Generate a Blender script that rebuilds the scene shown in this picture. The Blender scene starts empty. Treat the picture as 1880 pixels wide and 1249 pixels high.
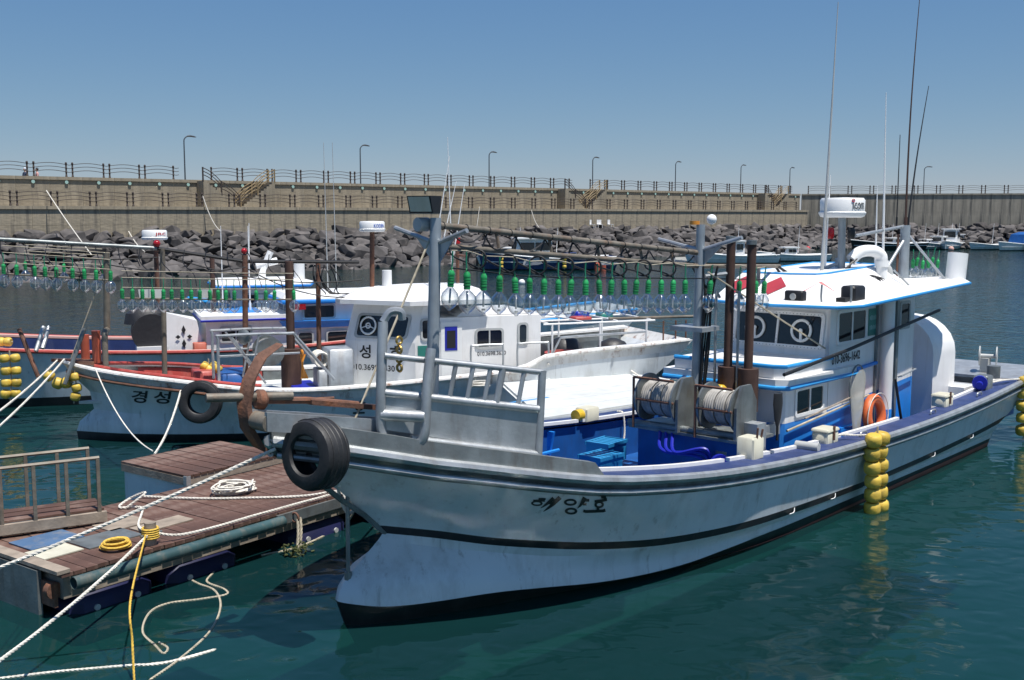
import bpy, bmesh, math, random
from mathutils import Vector, Matrix
R = math.radians
random.seed(7)
scene = bpy.context.scene

# ---------------------------------------------------------------- camera, sky, sun, exposure
FPX, CAM_H, HORIZON = 2000.0, 4.2, 395.0           # focal length in photo pixels (1880 wide), camera height, horizon row
TILT = math.atan((624.5 - HORIZON) / FPX)
cam = bpy.data.cameras.new('camera'); cam_o = bpy.data.objects.new('camera', cam)
scene.collection.objects.link(cam_o); scene.camera = cam_o
cam.sensor_width = 36.0; cam.lens = FPX / 1880 * 36; cam.clip_end = 6000; cam.clip_start = 0.1
cam_o.location = (0, 0, CAM_H); cam_o.rotation_euler = (math.pi / 2 - TILT, 0, 0)

SUN_EL, SUN_DIR = R(72), Vector((0.70, -0.71, 0)).normalized()
world = bpy.data.worlds.new('World'); scene.world = world; world.use_nodes = True
nt = world.node_tree; bg = nt.nodes['Background']
sky = nt.nodes.new('ShaderNodeTexSky'); sky.sky_type = 'NISHITA'; sky.sun_disc = False
sky.sun_elevation = SUN_EL; sky.sun_rotation = math.atan2(SUN_DIR.x, SUN_DIR.y)
sky.air_density = 1.0; sky.dust_density = 0.0; sky.ozone_density = 2.5; sky.altitude = 1200
sep = nt.nodes.new('ShaderNodeSeparateColor'); com = nt.nodes.new('ShaderNodeCombineColor')      # flatter, hazier blue than the raw model, the same all round
nt.links.new(sky.outputs[0], sep.inputs[0])
for ch, (pw, k) in enumerate(((.9, .051 * .1 ** -.1), (.65, .515 * .1 ** .65), (.3, .555 * .1 ** .3))):
    a_ = nt.nodes.new('ShaderNodeMath'); a_.operation = 'POWER'; a_.inputs[1].default_value = pw; nt.links.new(sep.outputs[ch], a_.inputs[0])
    b_ = nt.nodes.new('ShaderNodeMath'); b_.operation = 'MULTIPLY'; b_.inputs[1].default_value = k * 10; nt.links.new(a_.outputs[0], b_.inputs[0]); nt.links.new(b_.outputs[0], com.inputs[ch])
nt.links.new(com.outputs[0], bg.inputs[0]); bg.inputs[1].default_value = 0.078
sun = bpy.data.lights.new('sun', 'SUN'); sun.energy = 4.6; sun.angle = R(0.53); sun.color = (1, 0.96, 0.9)
sun_o = bpy.data.objects.new('sun', sun); scene.collection.objects.link(sun_o)
sv = SUN_DIR * math.cos(SUN_EL) + Vector((0, 0, math.sin(SUN_EL)))
sun_o.rotation_euler = sv.to_track_quat('Z', 'Y').to_euler(); sun_o.location = sv * 60
scene.view_settings.view_transform = 'Standard'; scene.view_settings.look = 'None'
scene.view_settings.exposure = 0.45; scene.view_settings.gamma = 1.0
scene.cycles.max_bounces = 8; scene.cycles.transparent_max_bounces = 24
scene.cycles.caustics_reflective = True; scene.cycles.sample_clamp_indirect = 0; scene.cycles.blur_glossy = 0; scene.cycles.caustics_refractive = False

# ---------------------------------------------------------------- helpers
COL = scene.collection
def ray(px, py):
    f = Vector((0, math.cos(TILT), -math.sin(TILT))); u = Vector((0, math.sin(TILT), math.cos(TILT)))
    return f + Vector((1, 0, 0)) * ((px - 940) / FPX) + u * ((624.5 - py) / FPX)
def AZ(px, py, z):                                  # the point of height z seen at a photo pixel
    d = ray(px, py); return Vector((0, 0, CAM_H)) + d * ((z - CAM_H) / d.z)
def AY(px, py, y):                                  # the point at distance y seen at a photo pixel
    d = ray(px, py); return Vector((0, 0, CAM_H)) + d * (y / d.y)

def lerp_table(tab, x):
    if x <= tab[0][0]: return tab[0][1]
    for (a, b), (c, d) in zip(tab, tab[1:]):
        if x <= c: return b + (d - b) * (x - a) / (c - a)
    return tab[-1][1]
def smooth_table(tab, x):                           # Catmull-like smooth interpolation of a table
    if x <= tab[0][0]: return tab[0][1]
    if x >= tab[-1][0]: return tab[-1][1]
    for i in range(len(tab) - 1):
        if x <= tab[i + 1][0]:
            x0, y0 = tab[i]; x1, y1 = tab[i + 1]; h = x1 - x0
            m0 = (y1 - (tab[i - 1][1] if i else y0)) / (x1 - (tab[i - 1][0] if i else x0))
            j = min(i + 2, len(tab) - 1)
            m1 = (tab[j][1] - y0) / (tab[j][0] - x0)
            k = (x - x0) / h
            return (2*k**3-3*k*k+1)*y0 + (k**3-2*k*k+k)*h*m0 + (-2*k**3+3*k*k)*y1 + (k**3-k*k)*h*m1

MATS = {}
def mat(name, col, rough=0.5, metal=0.0, var=0.12, scale=3.0, bump=0.0, bscale=30.0, stain=None, stain_amt=0.0,
        stain_scale=(3, 3, 0.6), coat=0.0, island=0.0, spec=0.5, streak=None):
    if name in MATS: return MATS[name]
    m = bpy.data.materials.new(name); m.use_nodes = True; MATS[name] = m
    n, l = m.node_tree.nodes, m.node_tree.links; p = n['Principled BSDF']
    p.inputs['Roughness'].default_value = rough; p.inputs['Metallic'].default_value = metal
    p.inputs['Coat Weight'].default_value = coat; p.inputs['Specular IOR Level'].default_value = spec
    tc = n.new('ShaderNodeTexCoord')
    nz = n.new('ShaderNodeTexNoise'); nz.inputs['Scale'].default_value = scale; nz.inputs['Detail'].default_value = 6
    l.new(tc.outputs['Object'], nz.inputs['Vector'])
    r = n.new('ShaderNodeMapRange'); r.inputs[1].default_value = 0.3; r.inputs[2].default_value = 0.7
    r.inputs[3].default_value = 1 - var; r.inputs[4].default_value = 1 + var; l.new(nz.outputs[0], r.inputs[0])
    mx = n.new('ShaderNodeVectorMath'); mx.operation = 'SCALE'; mx.inputs[0].default_value = col
    last = r.outputs[0]
    if island:
        g = n.new('ShaderNodeNewGeometry'); ri = n.new('ShaderNodeMapRange')
        ri.inputs[3].default_value = 1 - island; ri.inputs[4].default_value = 1 + island
        l.new(g.outputs['Random Per Island'], ri.inputs[0])
        oi = n.new('ShaderNodeObjectInfo'); ro = n.new('ShaderNodeMapRange')
        ro.inputs[3].default_value = 1 - island * .6; ro.inputs[4].default_value = 1 + island * .6
        l.new(oi.outputs['Random'], ro.inputs[0])
        for s in (ri, ro):
            mu = n.new('ShaderNodeMath'); mu.operation = 'MULTIPLY'; l.new(last, mu.inputs[0]); l.new(s.outputs[0], mu.inputs[1]); last = mu.outputs[0]
    l.new(last, mx.inputs['Scale']); out = mx.outputs[0]
    if stain:
        mp = n.new('ShaderNodeMapping'); mp.inputs['Scale'].default_value = stain_scale; l.new(tc.outputs['Object'], mp.inputs[0])
        ns = n.new('ShaderNodeTexNoise'); ns.inputs['Scale'].default_value = 2.0; ns.inputs['Detail'].default_value = 8; ns.inputs['Roughness'].default_value = 0.65
        l.new(mp.outputs[0], ns.inputs['Vector'])
        rs = n.new('ShaderNodeMapRange'); rs.inputs[1].default_value = 0.5; rs.inputs[2].default_value = 0.72; rs.inputs[4].default_value = stain_amt
        l.new(ns.outputs[0], rs.inputs[0])
        mm = n.new('ShaderNodeMix'); mm.data_type = 'RGBA'; mm.inputs['B'].default_value = (*stain, 1)
        l.new(rs.outputs[0], mm.inputs['Factor']); l.new(out, mm.inputs['A']); out = mm.outputs['Result']
    if streak:
        col2, amt2, sc2, lo = streak
        mp = n.new('ShaderNodeMapping'); mp.inputs['Scale'].default_value = sc2; l.new(tc.outputs['Object'], mp.inputs[0])
        ns = n.new('ShaderNodeTexNoise'); ns.inputs['Scale'].default_value = 1.0; ns.inputs['Detail'].default_value = 9; ns.inputs['Roughness'].default_value = 0.7
        l.new(mp.outputs[0], ns.inputs['Vector'])
        rs = n.new('ShaderNodeMapRange'); rs.inputs[1].default_value = lo; rs.inputs[2].default_value = lo + .14; rs.inputs[4].default_value = amt2
        l.new(ns.outputs[0], rs.inputs[0])
        mm = n.new('ShaderNodeMix'); mm.data_type = 'RGBA'; mm.inputs['B'].default_value = (*col2, 1)
        l.new(rs.outputs[0], mm.inputs['Factor']); l.new(out, mm.inputs['A']); out = mm.outputs['Result']
    l.new(out, p.inputs['Base Color'])
    if bump:
        nb = n.new('ShaderNodeTexNoise'); nb.inputs['Scale'].default_value = bscale; nb.inputs['Detail'].default_value = 5
        l.new(tc.outputs['Object'], nb.inputs['Vector'])
        b = n.new('ShaderNodeBump'); b.inputs['Strength'].default_value = bump; b.inputs['Distance'].default_value = 0.02
        l.new(nb.outputs[0], b.inputs['Height']); l.new(b.outputs[0], p.inputs['Normal'])
    return m

RUST = (0.16, 0.06, 0.03)
M = dict(
 white=mat('white_paint', (.80, .79, .77), .35, var=.04, stain=(.50, .46, .40), stain_amt=.3, streak=((.30, .19, .11), .5, (12, 12, .8), .63)),
 hullw=mat('hull_white', (.62, .65, .66), .32, var=.07, scale=1.2, stain=(.33, .33, .31), stain_amt=.5, stain_scale=(1.6, 1.6, .5), bump=.04, bscale=3, streak=((.13, .11, .09), .6, (9, 9, .55), .58)),
 boot=mat('boot_black', (.012, .011, .014), .45, var=.2, stain=(.06, .05, .05), stain_amt=.4),
 antif=mat('antifouling_red', (.27, .085, .06), .6),
 galv=mat('galvanised_steel', (.40, .42, .43), .42, .55, var=.18, scale=5, stain=(.22, .19, .16), stain_amt=.5, bump=.1),
 galvd=mat('dull_steel', (.20, .22, .22), .45, .5, var=.25, scale=4, stain=(.12, .09, .07), stain_amt=.6, bump=.1),
 mast=mat('mast_grey', (.30, .34, .37), .45, .3, var=.15, scale=4, stain=(.16, .14, .12), stain_amt=.4),
 rust=mat('rusty_steel', (.15, .075, .05), .75, .2, var=.35, scale=7, stain=(.28, .10, .04), stain_amt=.7, bump=.4),
 pipe=mat('weathered_pipe', (.17, .15, .12), .6, .2, var=.3, scale=6, stain=(.20, .10, .05), stain_amt=.6, bump=.2),
 stack=mat('exhaust_brown', (.075, .04, .03), .7, .2, var=.25, scale=5, stain=(.16, .09, .06), stain_amt=.6),
 navy=mat('navy_gunwale', (.020, .038, .125), .55, var=.2, stain=(.09, .11, .18), stain_amt=.5, streak=((.2, .19, .18), .4, (6, 6, 6), .6)),
 blue=mat('blue_paint', (.012, .085, .29), .42, var=.15, stain=(.03, .06, .15), stain_amt=.5),
 bblue=mat('bright_blue', (.02, .23, .68), .4, var=.1, stain=(.05, .15, .4), stain_amt=.35),
 trim=mat('trim_blue', (.03, .28, .62), .4, var=.08),
 royal=mat('royal_blue', (.012, .02, .33), .4, var=.1),
 red=mat('red_paint', (.36, .05, .04), .5, var=.15, stain=(.5, .25, .2), stain_amt=.4),
 orange=mat('orange_red', (.40, .085, .045), .5, var=.15, stain=(.42, .2, .14), stain_amt=.4),
 pink=mat('faded_pink', (.60, .36, .30), .6, var=.1),
 lring=mat('ring_orange', (.62, .13, .035), .5, var=.12),
 dark=mat('dark_glass', (.012, .014, .017), .06, var=.1, spec=.7),
 glassg=mat('tinted_glass', (.03, .04, .045), .05, spec=.7),
 black=mat('black_rubber', (.016, .016, .017), .55, var=.3, scale=8, bump=.15, stain=(.05, .05, .05), stain_amt=.5),
 cable=mat('black_cable', (.010, .010, .011), .5),
 rope=mat('white_rope', (.66, .63, .56), .85, var=.15, scale=20, stain=(.35, .30, .22), stain_amt=.4),
 ropeo=mat('old_rope', (.42, .37, .28), .9, var=.2, scale=15, stain=(.15, .13, .07), stain_amt=.5),
 ropey=mat('yellow_rope', (.62, .40, .06), .8, var=.35, scale=40),
 wrope=mat('winch_rope', (.34, .325, .30), .9, var=.2, scale=12, stain=(.2, .18, .15), stain_amt=.6),
 float_=mat('yellow_float', (.60, .41, .06), .5, var=.25, scale=4, bump=.2, bscale=20, stain=(.30, .24, .10), stain_amt=.6, stain_scale=(3, 3, 3), island=.22),
 wood=mat('deck_wood', (.095, .048, .034), .75, var=.3, scale=2.5, bump=.25, stain=(.25, .185, .15), stain_amt=.75, stain_scale=(1.2, 1.2, 1.2), island=.2),
 woodg=mat('grey_wood', (.28, .23, .18), .8, var=.25, scale=6, bump=.2),
 teal=mat('teal_pipe', (.04, .085, .09), .4, var=.2, stain=(.25, .2, .15), stain_amt=.5),
 conc=mat('concrete', (.30, .255, .185), .9, var=.25, scale=.25, bump=.5, bscale=6, stain=(.38, .33, .25), stain_amt=.7, stain_scale=(.9, .9, .15), streak=((.11, .10, .085), .65, (1.5, 1.5, .12), .52), island=.07),
 concd=mat('grey_concrete', (.30, .27, .215), .9, var=.2, scale=.6, bump=.5, bscale=5, stain=(.07, .07, .065), stain_amt=.95, stain_scale=(.7, .7, .05), streak=((.38, .36, .3), .6, (.8, .8, .15), .55)),
 rock=mat('basalt', (.072, .066, .064), .9, var=.35, scale=1.3, bump=.6, bscale=4, island=.45, stain=(.20, .17, .15), stain_amt=.4, stain_scale=(1, 1, 1)),
 rail=mat('railing_brown', (.055, .04, .033), .6, var=.2),
 gold=mat('stair_rail_gold', (.26, .19, .10), .6, .1, var=.2),
 lampp=mat('lamp_post', (.07, .08, .09), .5, .3),
 green=mat('socket_green', (.015, .24, .07), .45, var=.3, scale=20, island=.3),
 greend=mat('hook_green', (.02, .22, .12), .45),
 plastic=mat('cream_plastic', (.55, .53, .42), .5, var=.08, stain=(.35, .3, .2), stain_amt=.4),
 crate=mat('blue_crate', (.02, .22, .46), .45),
 greyp=mat('grey_plastic', (.42, .43, .42), .5),
 radar=mat('radar_white', (.80, .80, .78), .35, var=.03),
 deckg=mat('deck_grey', (.55, .57, .56), .6, var=.08, stain=(.35, .35, .33), stain_amt=.5, stain_scale=(1, 1, 1)),
 diamond=mat('diamond_red', (.38, .035, .05), .5),
 ink=mat('ink_black', (.012, .012, .014), .5),
 inkr=mat('ink_red', (.5, .03, .04), .5), inkb=mat('ink_blue', (.03, .12, .5), .5),
 gsign=mat('green_sign', (.03, .20, .16), .4), amber=mat('amber', (.65, .25, .03), .3), redl=mat('red_lens', (.35, .01, .015), .15),
 brass=mat('brass', (.45, .30, .10), .35, .8), net=mat('net_white', (.55, .53, .46), .9, bump=.6, bscale=90),
 yel=mat('yellow_plastic', (.65, .42, .03), .4), skin=mat('skin', (.42, .26, .19), .6), denim=mat('navy_shirt', (.05, .07, .12), .8),
 pinks=mat('pink_shirt', (.60, .33, .30), .8), hair=mat('hair_black', (.02, .016, .014), .6), cap=mat('pale_cap', (.55, .60, .66), .7),
 tarp=mat('black_tarp', (.022, .022, .024), .5, bump=.5, bscale=8), weed=mat('weed', (.05, .06, .015), .8),
)
def glass_mat():
    m = bpy.data.materials.new('clear_glass'); m.use_nodes = True; n, l = m.node_tree.nodes, m.node_tree.links
    n.clear(); o = n.new('ShaderNodeOutputMaterial'); mx = n.new('ShaderNodeMixShader'); t = n.new('ShaderNodeBsdfTransparent')
    t.inputs[0].default_value = (.93, .95, .95, 1)
    g = n.new('ShaderNodeBsdfGlossy'); g.inputs['Roughness'].default_value = .03
    f = n.new('ShaderNodeLayerWeight'); f.inputs[0].default_value = .45
    r = n.new('ShaderNodeMapRange'); r.inputs[3].default_value = .10; r.inputs[4].default_value = .95
    l.new(f.outputs['Facing'], r.inputs[0]); l.new(r.outputs[0], mx.inputs[0]); l.new(t.outputs[0], mx.inputs[1]); l.new(g.outputs[0], mx.inputs[2]); l.new(mx.outputs[0], o.inputs[0])
    return m
M['bulb'] = glass_mat()
def see_through(name, col, amt):
    m = mat(name, col, .9); n, l = m.node_tree.nodes, m.node_tree.links; t = n.new('ShaderNodeBsdfTransparent'); mx = n.new('ShaderNodeMixShader'); mx.inputs[0].default_value = amt
    o = n['Material Output']; l.new(n['Principled BSDF'].outputs[0], mx.inputs[1]); l.new(t.outputs[0], mx.inputs[2]); l.new(mx.outputs[0], o.inputs[0]); return m
M['mesh'] = see_through('net_mesh', (.60, .58, .50), .45)
M['bowwhite'] = mat('rust_stained_white', (.66, .65, .62), .45, var=.08, stain=(.40, .36, .3), stain_amt=.6, streak=((.22, .09, .04), .85, (5, 5, 2.2), .53))
M['dullblue'] = mat('faded_blue_sheet', (.06, .12, .22), .7, var=.2, stain=(.2, .2, .2), stain_amt=.7)
M['pmark'] = mat('pale_marks', (.25, .42, .40), .6)
M['tank'] = mat('tank_navy', (.008, .010, .05), .5, var=.2)

class MB:
    """collects shapes into one mesh; flip mirrors y, so boat parts are written as (aft, starboard, up)"""
    def __init__(s, flip=False): s.v = []; s.f = []; s.mi = []; s.flip = flip
    def add(s, vs, fs, mi=0):
        b = len(s.v); s.v += [Vector(x) for x in vs]; s.f += [[b + i for i in f] for f in fs]; s.mi += [mi] * len(fs); return s
    def hexa(s, p, mi=0):          # 8 points: bottom 4 then top 4
        return s.add(p, [(3,2,1,0), (4,5,6,7), (0,1,5,4), (1,2,6,5), (2,3,7,6), (3,0,4,7)], mi)
    def box(s, a, b, mi=0):
        (x0,y0,z0), (x1,y1,z1) = a, b
        return s.hexa([(x0,y0,z0),(x1,y0,z0),(x1,y1,z0),(x0,y1,z0),(x0,y0,z1),(x1,y0,z1),(x1,y1,z1),(x0,y1,z1)], mi)
    def rbox(s, a, b, r=.02, mi=0): # box with its upright edges chamfered and top eased
        (x0,y0,z0), (x1,y1,z1) = a, b
        def ring(z, k): return [(x0+r+k,y0+k,z),(x1-r-k,y0+k,z),(x1-k,y0+r+k,z),(x1-k,y1-r-k,z),(x1-r-k,y1-k,z),(x0+r+k,y1-k,z),(x0+k,y1-r-k,z),(x0+k,y0+r+k,z)]
        rs = [ring(z0, 0), ring(z1 - r, 0), ring(z1, r * .7)]
        return s.loft(rs, True, True, mi)
    def loft(s, rings, closed=True, caps=False, mi=0):
        n = len(rings[0]); vs = [p for r in rings for p in r]; fs = []
        for i in range(len(rings) - 1):
            for j in range(n if closed else n - 1):
                k = (j + 1) % n; fs.append((i*n+j, i*n+k, (i+1)*n+k, (i+1)*n+j))
        if caps: fs += [tuple(range(n))[::-1], tuple((len(rings)-1)*n + j for j in range(n))]
        return s.add(vs, fs, mi)
    def tube(s, pts, r, seg=8, caps=True, mi=0):
        pts = [Vector(p) for p in pts]; rings = []; up = None
        for i, p in enumerate(pts):
            d = (pts[min(i+1, len(pts)-1)] - pts[max(i-1, 0)])
            d = d.normalized() if d.length > 1e-9 else Vector((0, 0, 1))
            if up is None: up = Vector((0, 0, 1)) if abs(d.z) < .9 else Vector((1, 0, 0))
            a = up - d * up.dot(d); a.normalize(); up = a; b = d.cross(a)
            rr = r[i] if isinstance(r, (list, tuple)) else r
            rings.append([p + a * (math.cos(2*math.pi*k/seg) * rr) + b * (math.sin(2*math.pi*k/seg) * rr) for k in range(seg)])
        return s.loft(rings, True, caps, mi)
    def lathe(s, prof, o=(0,0,0), ax=(0,0,1), seg=14, mi=0, caps=False):
        ax = Vector(ax).normalized(); o = Vector(o)
        a = ax.orthogonal().normalized(); b = ax.cross(a)
        rings = [[o + ax*z + (a*math.cos(2*math.pi*k/seg) + b*math.sin(2*math.pi*k/seg))*max(r, 1e-4) for k in range(seg)] for r, z in prof]
        return s.loft(rings, True, caps, mi)
    def cyl(s, o, r, h, ax=(0,0,1), seg=14, mi=0): return s.lathe([(r, 0), (r, h)], o, ax, seg, mi, True)
    def torus(s, o, Rr, r, ax=(0,0,1), seg=24, sub=8, mi=0, squash=1.0):
        ax = Vector(ax).normalized(); o = Vector(o); a = ax.orthogonal().normalized(); b = ax.cross(a); rings = []
        for i in range(seg + 1):
            t = 2*math.pi*i/seg; d = a*math.cos(t) + b*math.sin(t)
            rings.append([o + d*(Rr + r*math.cos(2*math.pi*k/sub)) + ax*(r*squash*math.sin(2*math.pi*k/sub)) for k in range(sub)])
        return s.loft(rings, True, False, mi)
    def prism(s, poly, off, mi=0):  # polygon extruded by a vector
        n = len(poly); off = Vector(off); p = [Vector(q) for q in poly]
        return s.add(p + [q + off for q in p], [tuple(range(n))[::-1], tuple(range(n, 2*n))] + [(i, (i+1)%n, n+(i+1)%n, n+i) for i in range(n)], mi)
    def sphere(s, o, r, sc=(1,1,1), seg=12, rings=8, mi=0):
        o = Vector(o)
        return s.loft([[o + Vector((math.cos(2*math.pi*k/seg)*max(math.sin(math.pi*i/rings),.02)*r*sc[0], math.sin(2*math.pi*k/seg)*max(math.sin(math.pi*i/rings),.02)*r*sc[1], -math.cos(math.pi*i/rings)*r*sc[2])) for k in range(seg)] for i in range(rings+1)], True, True, mi)
    def mesh(s, name, mats, smooth=True, ang=40):
        me = bpy.data.meshes.new(name)
        me.from_pydata([(v.x, -v.y, v.z) if s.flip else tuple(v) for v in s.v], [], s.f); me.update()
        mats = mats if isinstance(mats, (list, tuple)) else [mats]
        for m in mats: me.materials.append(M[m] if isinstance(m, str) else m)
        me.polygons.foreach_set('material_index', s.mi)
        bm = bmesh.new(); bm.from_mesh(me); bmesh.ops.remove_doubles(bm, verts=bm.verts, dist=1e-5)
        bmesh.ops.recalc_face_normals(bm, faces=bm.faces)
        if smooth:
            for f in bm.faces: f.smooth = True
            lim = R(ang)
            for e in bm.edges:
                if len(e.link_faces) == 2: e.smooth = e.calc_face_angle(0) < lim
        bm.to_mesh(me); bm.free(); return me
    def build(s, name, mats, parent=None, smooth=True, ang=40):
        return link(name, s.mesh(name, mats, smooth, ang), parent)

def link(name, me, parent=None):
    o = bpy.data.objects.new(name, me); COL.objects.link(o)
    if parent: o.parent = parent
    return o
def tag(o, label, cat, group=None):
    o['label'] = label; o['category'] = cat
    if group: o['group'] = group
    return o
def empty(name, loc, rz=0, label=None, cat=None, group=None):
    o = bpy.data.objects.new(name, None); COL.objects.link(o); o.location = loc; o.rotation_euler.z = rz; o.empty_display_size = .2
    if label: tag(o, label, cat, group)
    return o
def structure(o, kind='structure'): o['kind'] = kind; return o
def copy_tree(o, parent=None):
    c = o.copy(); COL.objects.link(c)
    if parent: c.parent = parent
    for ch in o.children: copy_tree(ch, c)
    return c

class Frame:
    """a boat's own axes: t metres aft of the bow, s metres to starboard, z up"""
    def __init__(s, o, th): s.o = Vector((o[0], o[1], 0)); s.th = R(th); s.u = Vector((math.cos(s.th), math.sin(s.th), 0)); s.n = Vector((math.sin(s.th), -math.cos(s.th), 0))
    def W(s, t, y, z): return s.o + s.u * t + s.n * y + Vector((0, 0, z))
    def root(s, name, label, cat, group=None): return empty(name, s.o, s.th, label, cat, group)
    def sp(s, px, py, y):
        d = ray(px, py); c = Vector((0, 0, CAM_H)); k = (s.o.dot(s.n) + y - c.dot(s.n)) / d.dot(s.n); p = c + d * k - s.o
        return (p.dot(s.u), y, p.z)
FL = lambda: MB(True)

def text_mesh(name, body, size, m, bold=0.0, shear=0.0, subdiv=0, width=None):
    c = bpy.data.curves.new(name, 'FONT'); c.body = body; c.size = size; c.offset = bold; c.shear = shear; c.align_x = 'LEFT'; c.resolution_u = 3
    o = bpy.data.objects.new(name, c); COL.objects.link(o)
    dg = bpy.context.evaluated_depsgraph_get(); dg.update()
    me = bpy.data.meshes.new_from_object(o.evaluated_get(dg)); bpy.data.objects.remove(o); bpy.data.curves.remove(c)
    xs = [v.co.x for v in me.vertices] or [0]; ys = [v.co.y for v in me.vertices] or [0]
    x0, y0, w, h = min(xs), min(ys), max(max(xs)-min(xs), 1e-6), max(max(ys)-min(ys), 1e-6)
    for v in me.vertices: v.co.x = (v.co.x - x0) / w; v.co.y = (v.co.y - y0) / h; v.co.z = 0
    if subdiv:
        bm = bmesh.new(); bm.from_mesh(me); bmesh.ops.triangulate(bm, faces=bm.faces)
        for _ in range(subdiv): bmesh.ops.subdivide_edges(bm, edges=[e for e in bm.edges if e.calc_length() > .08], cuts=1, use_grid_fill=False); bmesh.ops.triangulate(bm, faces=bm.faces)
        bm.to_mesh(me); bm.free()
    me.materials.clear(); me.materials.append(M[m]); return me
def text_on(name, body, m, parent, fn, bold=0.0, shear=0.0, subdiv=0, flip=True, thick=True):
    """flat print: fn maps (0..1 along, 0..1 up) to a point of the surface"""
    me = text_mesh(name, body, 1.0, m, bold, shear, subdiv)
    for v in me.vertices:
        p = Vector(fn(v.co.x, v.co.y)); v.co = (p.x, -p.y, p.z) if flip else p
    return link(name, me, parent)

def rope_mb(pts, r, pitch=None, mb=None, strands=3):
    """three-strand laid rope along a smooth path"""
    mb = mb or MB(); P = [Vector(p) for p in pts]
    L = [0]
    for a, b in zip(P, P[1:]): L.append(L[-1] + (b - a).length)
    pitch = pitch or r * 9; n = max(8, int(L[-1] / pitch * 7)); n = min(n, 900)
    def at(x):
        for i in range(len(P) - 1):
            if x <= L[i+1] or i == len(P) - 2: return P[i].lerp(P[i+1], min(1, (x - L[i]) / max(L[i+1]-L[i], 1e-9)))
    base = [at(L[-1] * i / n) for i in range(n + 1)]
    up = Vector((0.13, .2, .97))
    for k in range(strands):
        q = []
        for i, p in enumerate(base):
            d = (base[min(i+1, n)] - base[max(i-1, 0)]).normalized(); a = (up - d*up.dot(d)).normalized(); b = d.cross(a)
            t = 2*math.pi*(L[-1]*i/n/pitch + k/strands); q.append(p + (a*math.cos(t) + b*math.sin(t)) * r * .5)
        mb.tube(q, r * .56, 5)
    return mb
def curve_pts(ctrl, n=12):          # Catmull-Rom through control points
    c = [Vector(p) for p in ctrl]; c = [c[0]*2 - c[1]] + c + [c[-1]*2 - c[-2]]; out = []
    for i in range(1, len(c) - 2):
        for k in range(n):
            t = k / n; p0, p1, p2, p3 = c[i-1], c[i], c[i+1], c[i+2]
            out.append(.5*((2*p1) + (p2-p0)*t + (2*p0-5*p1+4*p2-p3)*t*t + (3*p1-p0-3*p2+p3)*t**3))
    return out + [c[-2]]
def sag(a, b, d, n=24):
    a, b = Vector(a), Vector(b); return [a.lerp(b, i/n) - Vector((0, 0, d*4*(i/n)*(1-i/n))) for i in range(n+1)]
def ordinal(i): return ['first','second','third','fourth','fifth','sixth','seventh','eighth','ninth','tenth','eleventh','twelfth','thirteenth','fourteenth','fifteenth','sixteenth','seventeenth','eighteenth','nineteenth','twentieth'][i]

# ---------------------------------------------------------------- water
def water_mat():
    m = bpy.data.materials.new('harbour_water'); m.use_nodes = True; n, l = m.node_tree.nodes, m.node_tree.links
    n.clear(); o = n.new('ShaderNodeOutputMaterial')
    g = n.new('ShaderNodeNewGeometry')
    def noise(scale, detail, sx=1.0, sy=1.0):
        mp = n.new('ShaderNodeMapping'); mp.inputs['Scale'].default_value = (sx, sy, 1); mp.inputs['Rotation'].default_value = (0, 0, .3)
        l.new(g.outputs['Position'], mp.inputs[0])
        t = n.new('ShaderNodeTexNoise'); t.inputs['Scale'].default_value = scale; t.inputs['Detail'].default_value = detail
        t.inputs['Roughness'].default_value = .45; t.inputs['Distortion'].default_value = .6
        l.new(mp.outputs[0], t.inputs['Vector']); return t.outputs[0]
    b1 = n.new('ShaderNodeBump'); b1.inputs['Strength'].default_value = 1.0; b1.inputs['Distance'].default_value = .030; l.new(noise(.95, 1.2, 1, 1.3), b1.inputs['Height'])
    b2 = n.new('ShaderNodeBump'); b2.inputs['Strength'].default_value = 1.0; b2.inputs['Distance'].default_value = .017; l.new(noise(2.7, 0.8, 1, 1.2), b2.inputs['Height']); l.new(b1.outputs[0], b2.inputs['Normal'])
    ln = n.new('ShaderNodeVectorMath'); ln.operation = 'LENGTH'; l.new(g.outputs['Position'], ln.inputs[0])       # open basin is ruffled, the berth between the boats is sheltered
    mk = n.new('ShaderNodeMapRange'); mk.inputs[1].default_value = 17; mk.inputs[2].default_value = 32; mk.inputs[3].default_value = 0.05; mk.inputs[4].default_value = 1.0; mk.interpolation_type = 'SMOOTHSTEP'; l.new(ln.outputs['Value'], mk.inputs[0])
    b3 = n.new('ShaderNodeBump'); b3.inputs['Distance'].default_value = .05; l.new(mk.outputs[0], b3.inputs['Strength']); l.new(noise(1.7, 2.5, 1, 1.7), b3.inputs['Height']); l.new(b2.outputs[0], b3.inputs['Normal']); b2 = b3
    df = n.new('ShaderNodeBsdfDiffuse'); df.inputs[0].default_value = (.008, .047, .050, 1)
    tr = n.new('ShaderNodeBsdfTransparent'); tr.inputs[0].default_value = (.32, .55, .50, 1)
    gl = n.new('ShaderNodeBsdfGlossy'); gl.inputs['Roughness'].default_value = .07
    l.new(b2.outputs[0], gl.inputs['Normal'])
    body = n.new('ShaderNodeMixShader'); body.inputs[0].default_value = .55; l.new(df.outputs[0], body.inputs[1]); l.new(tr.outputs[0], body.inputs[2])
    fr = n.new('ShaderNodeFresnel'); fr.inputs[0].default_value = 1.33; l.new(b2.outputs[0], fr.inputs[1])
    mx = n.new('ShaderNodeMixShader'); l.new(fr.outputs[0], mx.inputs[0]); l.new(body.outputs[0], mx.inputs[1]); l.new(gl.outputs[0], mx.inputs[2])
    l.new(mx.outputs[0], o.inputs[0]); return m
M['water'] = water_mat()
structure(MB().add([(-3000, -40, 0), (3000, -40, 0), (3000, 4000, 0), (-3000, 4000, 0)], [(0, 1, 2, 3)]).build('sea_water', 'water'))
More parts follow.
